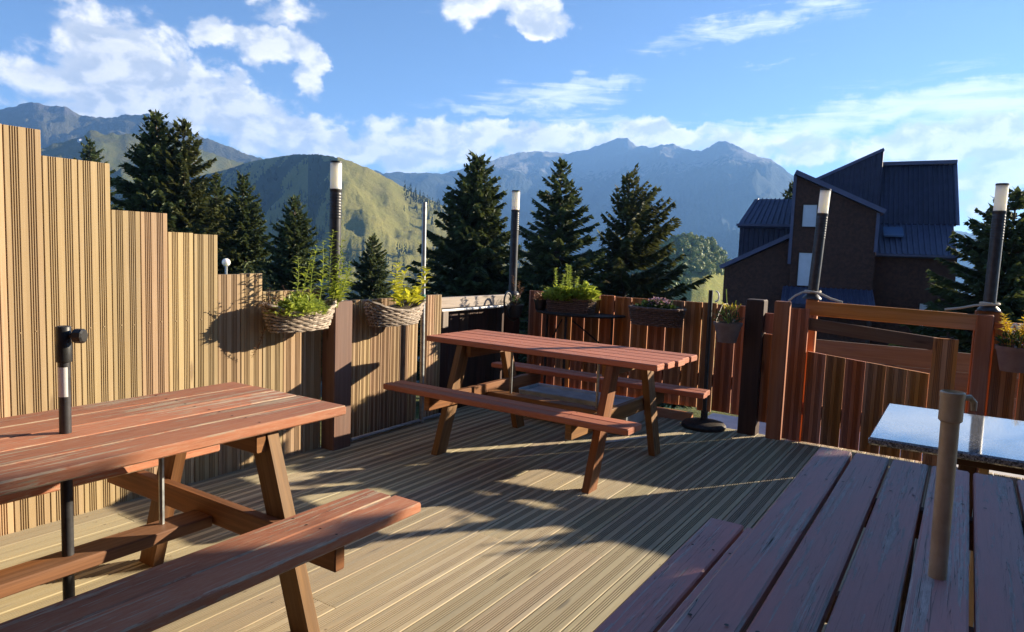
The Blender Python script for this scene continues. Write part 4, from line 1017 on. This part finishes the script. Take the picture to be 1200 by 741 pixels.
# ------------------------------------------------------------------ sky and sun
SUN_AZ, SUN_EL = 55.0, 17.3
w = bpy.data.worlds.new('World'); S.world = w; w.use_nodes = True; nt = w.node_tree; nt.nodes.clear()
class WN(NT):
    def __init__(s): s.t = nt; s.out = nt.nodes.new('ShaderNodeOutputWorld')
t = WN()
sky = t.n('ShaderNodeTexSky'); sky.sky_type = 'NISHITA'; sky.sun_disc = False
sky.sun_elevation = R(SUN_EL); sky.sun_rotation = R(90 - SUN_AZ); sky.altitude = 2200; sky.air_density = 1.0; sky.dust_density = .1; sky.ozone_density = 2.0
g = t.n('ShaderNodeTexCoord').outputs['Generated']
sx = t.n('ShaderNodeSeparateXYZ'); t.l(g, sx.inputs[0])
az = t.math('MULTIPLY', t.math('ARCTAN2', sx.outputs[1], sx.outputs[0]), 57.29578)
el = t.math('MULTIPLY', t.math('ARCSINE', sx.outputs[2]), 57.29578)
ae = t.n('ShaderNodeCombineXYZ'); t.l(az, ae.inputs[0]); t.l(el, ae.inputs[1]); ae = ae.outputs[0]
def warp(sc, amt, det):
    nz = t.n('ShaderNodeTexNoise'); t.l(ae, nz.inputs['Vector']); nz.inputs['Scale'].default_value = sc; nz.inputs['Detail'].default_value = det; nz.inputs['Roughness'].default_value = .6
    a = t.n('ShaderNodeVectorMath', operation='SUBTRACT'); t.l(nz.outputs['Color'], a.inputs[0]); a.inputs[1].default_value = (.5, .5, .5)
    b = t.n('ShaderNodeVectorMath', operation='MULTIPLY_ADD'); t.l(a.outputs[0], b.inputs[0]); b.inputs[1].default_value = amt; t.l(ae, b.inputs[2]); return b.outputs[0]
aw = warp(.38, (5.0, 3.2, 0), 6)
def blobs(lst):
    acc = None
    for (a, e, ra, re, wgt, *rt) in lst:
        mp = t.n('ShaderNodeMapping'); mp.vector_type = 'TEXTURE'; t.l(aw, mp.inputs[0])
        mp.inputs['Location'].default_value = (a, e, 0); mp.inputs['Scale'].default_value = (ra, re, 1); mp.inputs['Rotation'].default_value = (0, 0, R(rt[0]) if rt else 0)
        ln = t.n('ShaderNodeVectorMath', operation='LENGTH'); t.l(mp.outputs[0], ln.inputs[0])
        v = t.mapr(ln.outputs['Value'], 0.25, 1.35, wgt, 0)
        acc = v if acc is None else t.math('MAXIMUM', acc, v)
    return acc
CUM = [
 (119, 8.7, 20, 1.3, .95), (131, 7.3, 8, 1.8, 1.0), (104, 8.4, 8, 1.0, .8), (91, 8.0, 8, 1.8, .95), (150.5, 9.4, 9.5, 2.6, 1.1), (152, 12.2, 4.6, 2.8, 1.0), (140.5, 7.6, 4.5, 1.5, .95), (89, 6.0, 5, 2.6, .75),
 (152.6, 11.0, 5.0, 2.6, 1.0), (155.4, 9.8, 3.6, 2.0, .9), (148.6, 11.2, 4.0, 1.7, .95), (144.8, 11.3, 2.0, 1.3, .9), (151.5, 13.0, 1.8, 1.6, .8), (148.5, 9.2, 5.5, 1.6, 1.0), (155.0, 15.2, 1.5, .8, .55),
 (143.5, 9.2, 4.2, 2.0, 1.0), (140.5, 8.2, 3.2, 1.7, .95), (136.8, 8.0, 1.2, 1.3, .8), (138.5, 7.1, 3.0, 1.0, .9),
 (145.5, 14.4, 3.4, 1.2, .85), (141.8, 14.1, 3.4, 1.5, .95), (138.8, 12.7, 1.5, 1.7, .9), (141.0, 16.8, 3.5, 1.2, .6),
 (126.8, 18.2, 2.6, 1.5, .9), (121.3, 17.9, 2.5, 1.7, 1.0), (123.5, 18.7, 3.5, 1.2, .9),
 (133.7, 7.1, 3.2, 1.0, .95), (129.6, 6.9, 2.6, 1.25, 1.0), (126.5, 8.2, 2.4, .9, .9), (123.2, 8.5, 3.4, .9, .85), (118.6, 9.0, 3.2, .8, .85), (113.2, 9.7, 2.2, 1.2, 1.0), (110.3, 9.3, 2.0, .7, .9), (108.6, 9.4, 2.0, .8, .8),
 (101.0, 7.6, 2.8, .75, .95), (94.8, 9.0, 2.5, .95, .95), (92.0, 8.4, 2.2, .8, .85), (89.4, 8.9, 3.0, 1.7, 1.0), (87.2, 7.9, 2.5, 2.0, .9), (86.5, 6.2, 3.0, 2.0, .7)]
STR = [(120.5, 12.0, 7.0, 1.6, .9, -3), (117.5, 12.9, 5.0, .8, .8, -4), (125.5, 10.8, 6.0, .7, .7), (117, 10.4, 9.0, .7, .6),
 (104.8, 17.0, 8.5, 1.1, .75, -8), (109.5, 16.0, 5.5, .9, .6, -6), (100.5, 17.9, 4.5, .8, .7, -10),
 (93.5, 11.2, 11.0, 1.3, 1.0, -6), (102.0, 9.6, 8.0, 1.2, 1.0, -7), (90.0, 10.6, 6.0, 1.5, 1.0, -4), (108.0, 9.6, 5, .7, .7), (94.0, 13.0, 8.0, .6, .35, -8), (104, 14.4, 3.0, .3, .5, -8)]
def cnoise(off, sc, det, rough, dist=.3, stretch=(1, 1, 1)):
    mp = t.n('ShaderNodeMapping'); t.l(ae, mp.inputs[0]); mp.inputs['Location'].default_value = off; mp.inputs['Scale'].default_value = stretch
    return t.noise(mp.outputs[0], sc, det, rough, dist)
cm = blobs(CUM); sm = blobs(STR)
n1 = cnoise((3, 1, .5), .33, 9, .56, .25, (1, 1.5, 1)); n2 = cnoise((2.2, .1, .5), .33, 9, .56, .25, (1, 1.5, 1))
dens = t.math('ADD', t.math('MULTIPLY', cm, .95), t.math('MULTIPLY', t.math('MULTIPLY', t.math('SUBTRACT', n1, .5), 2.3), t.mapr(cm, 0, .3)))
calpha = t.mapr(dens, .06, .72, 0, .97)
lit = t.math('SUBTRACT', n1, n2)
shade = t.math('ADD', t.mapr(lit, -.10, .12, 0, .8), t.mapr(dens, .3, 1.3, .42, -.22, False))
big = cnoise((9, 4, 2), .12, 3, .5)
s1 = cnoise((0, 5, 7), .5, 8, .62, 1.2, (.35, 2.4, 1))
salpha = t.mapr(t.math('ADD', t.math('MULTIPLY', sm, .8), t.math('MULTIPLY', t.math('SUBTRACT', s1, .5), 1.5)), .18, 1.05, 0, .85)
CB, CD, CS = (8.4, 8.0, 7.4), (3.9, 4.2, 4.7), (7.6, 7.8, 8.1)
ccol = t.mix(t.math('MAXIMUM', t.math('MINIMUM', shade, 1), 0), CD, CB)
tint = t.mix(1.0, sky.outputs[0], (.80, .91, 1.08), 'MULTIPLY')
c = t.mix(salpha, tint, CS); c = t.mix(calpha, c, ccol)
bg = t.n('ShaderNodeBackground'); t.l(c, bg.inputs[0]); bg.inputs[1].default_value = .05
t.l(bg.outputs[0], t.out.inputs[0])
sd = bpy.data.lights.new('sun', 'SUN'); sd.energy = 5.0; sd.angle = R(.5); sd.color = (1, .85, .63)
so = bpy.data.objects.new('sun', sd); COL.objects.link(so)
v = Vector((math.cos(R(SUN_EL)) * math.cos(R(SUN_AZ)), math.cos(R(SUN_EL)) * math.sin(R(SUN_AZ)), math.sin(R(SUN_EL))))
so.rotation_euler = v.to_track_quat('Z', 'Y').to_euler(); so.location = (20, 30, 30)

# ------------------------------------------------------------------ camera
cam = bpy.data.cameras.new('camera'); co = bpy.data.objects.new('camera', cam); COL.objects.link(co)
cam.sensor_width = 36; cam.lens = 24.724; cam.clip_start = .05; cam.clip_end = 30000
co.matrix_world = Matrix.Translation((0, 0, EYE)) @ Matrix.Rotation(R(32.849), 4, 'Z') @ Matrix.Rotation(R(90 - 5.3818), 4, 'X') @ Matrix.Rotation(R(2.1238), 4, 'Z')
S.camera = co
S.render.engine = 'CYCLES'
S.cycles.use_denoising = True
S.cycles.max_bounces = 6; S.cycles.volume_bounces = 1; S.cycles.transparent_max_bounces = 8
S.view_settings.view_transform = 'Standard'; S.view_settings.look = 'None'; S.view_settings.exposure = 1.76; S.view_settings.gamma = 1
S.view_settings.use_curve_mapping = False
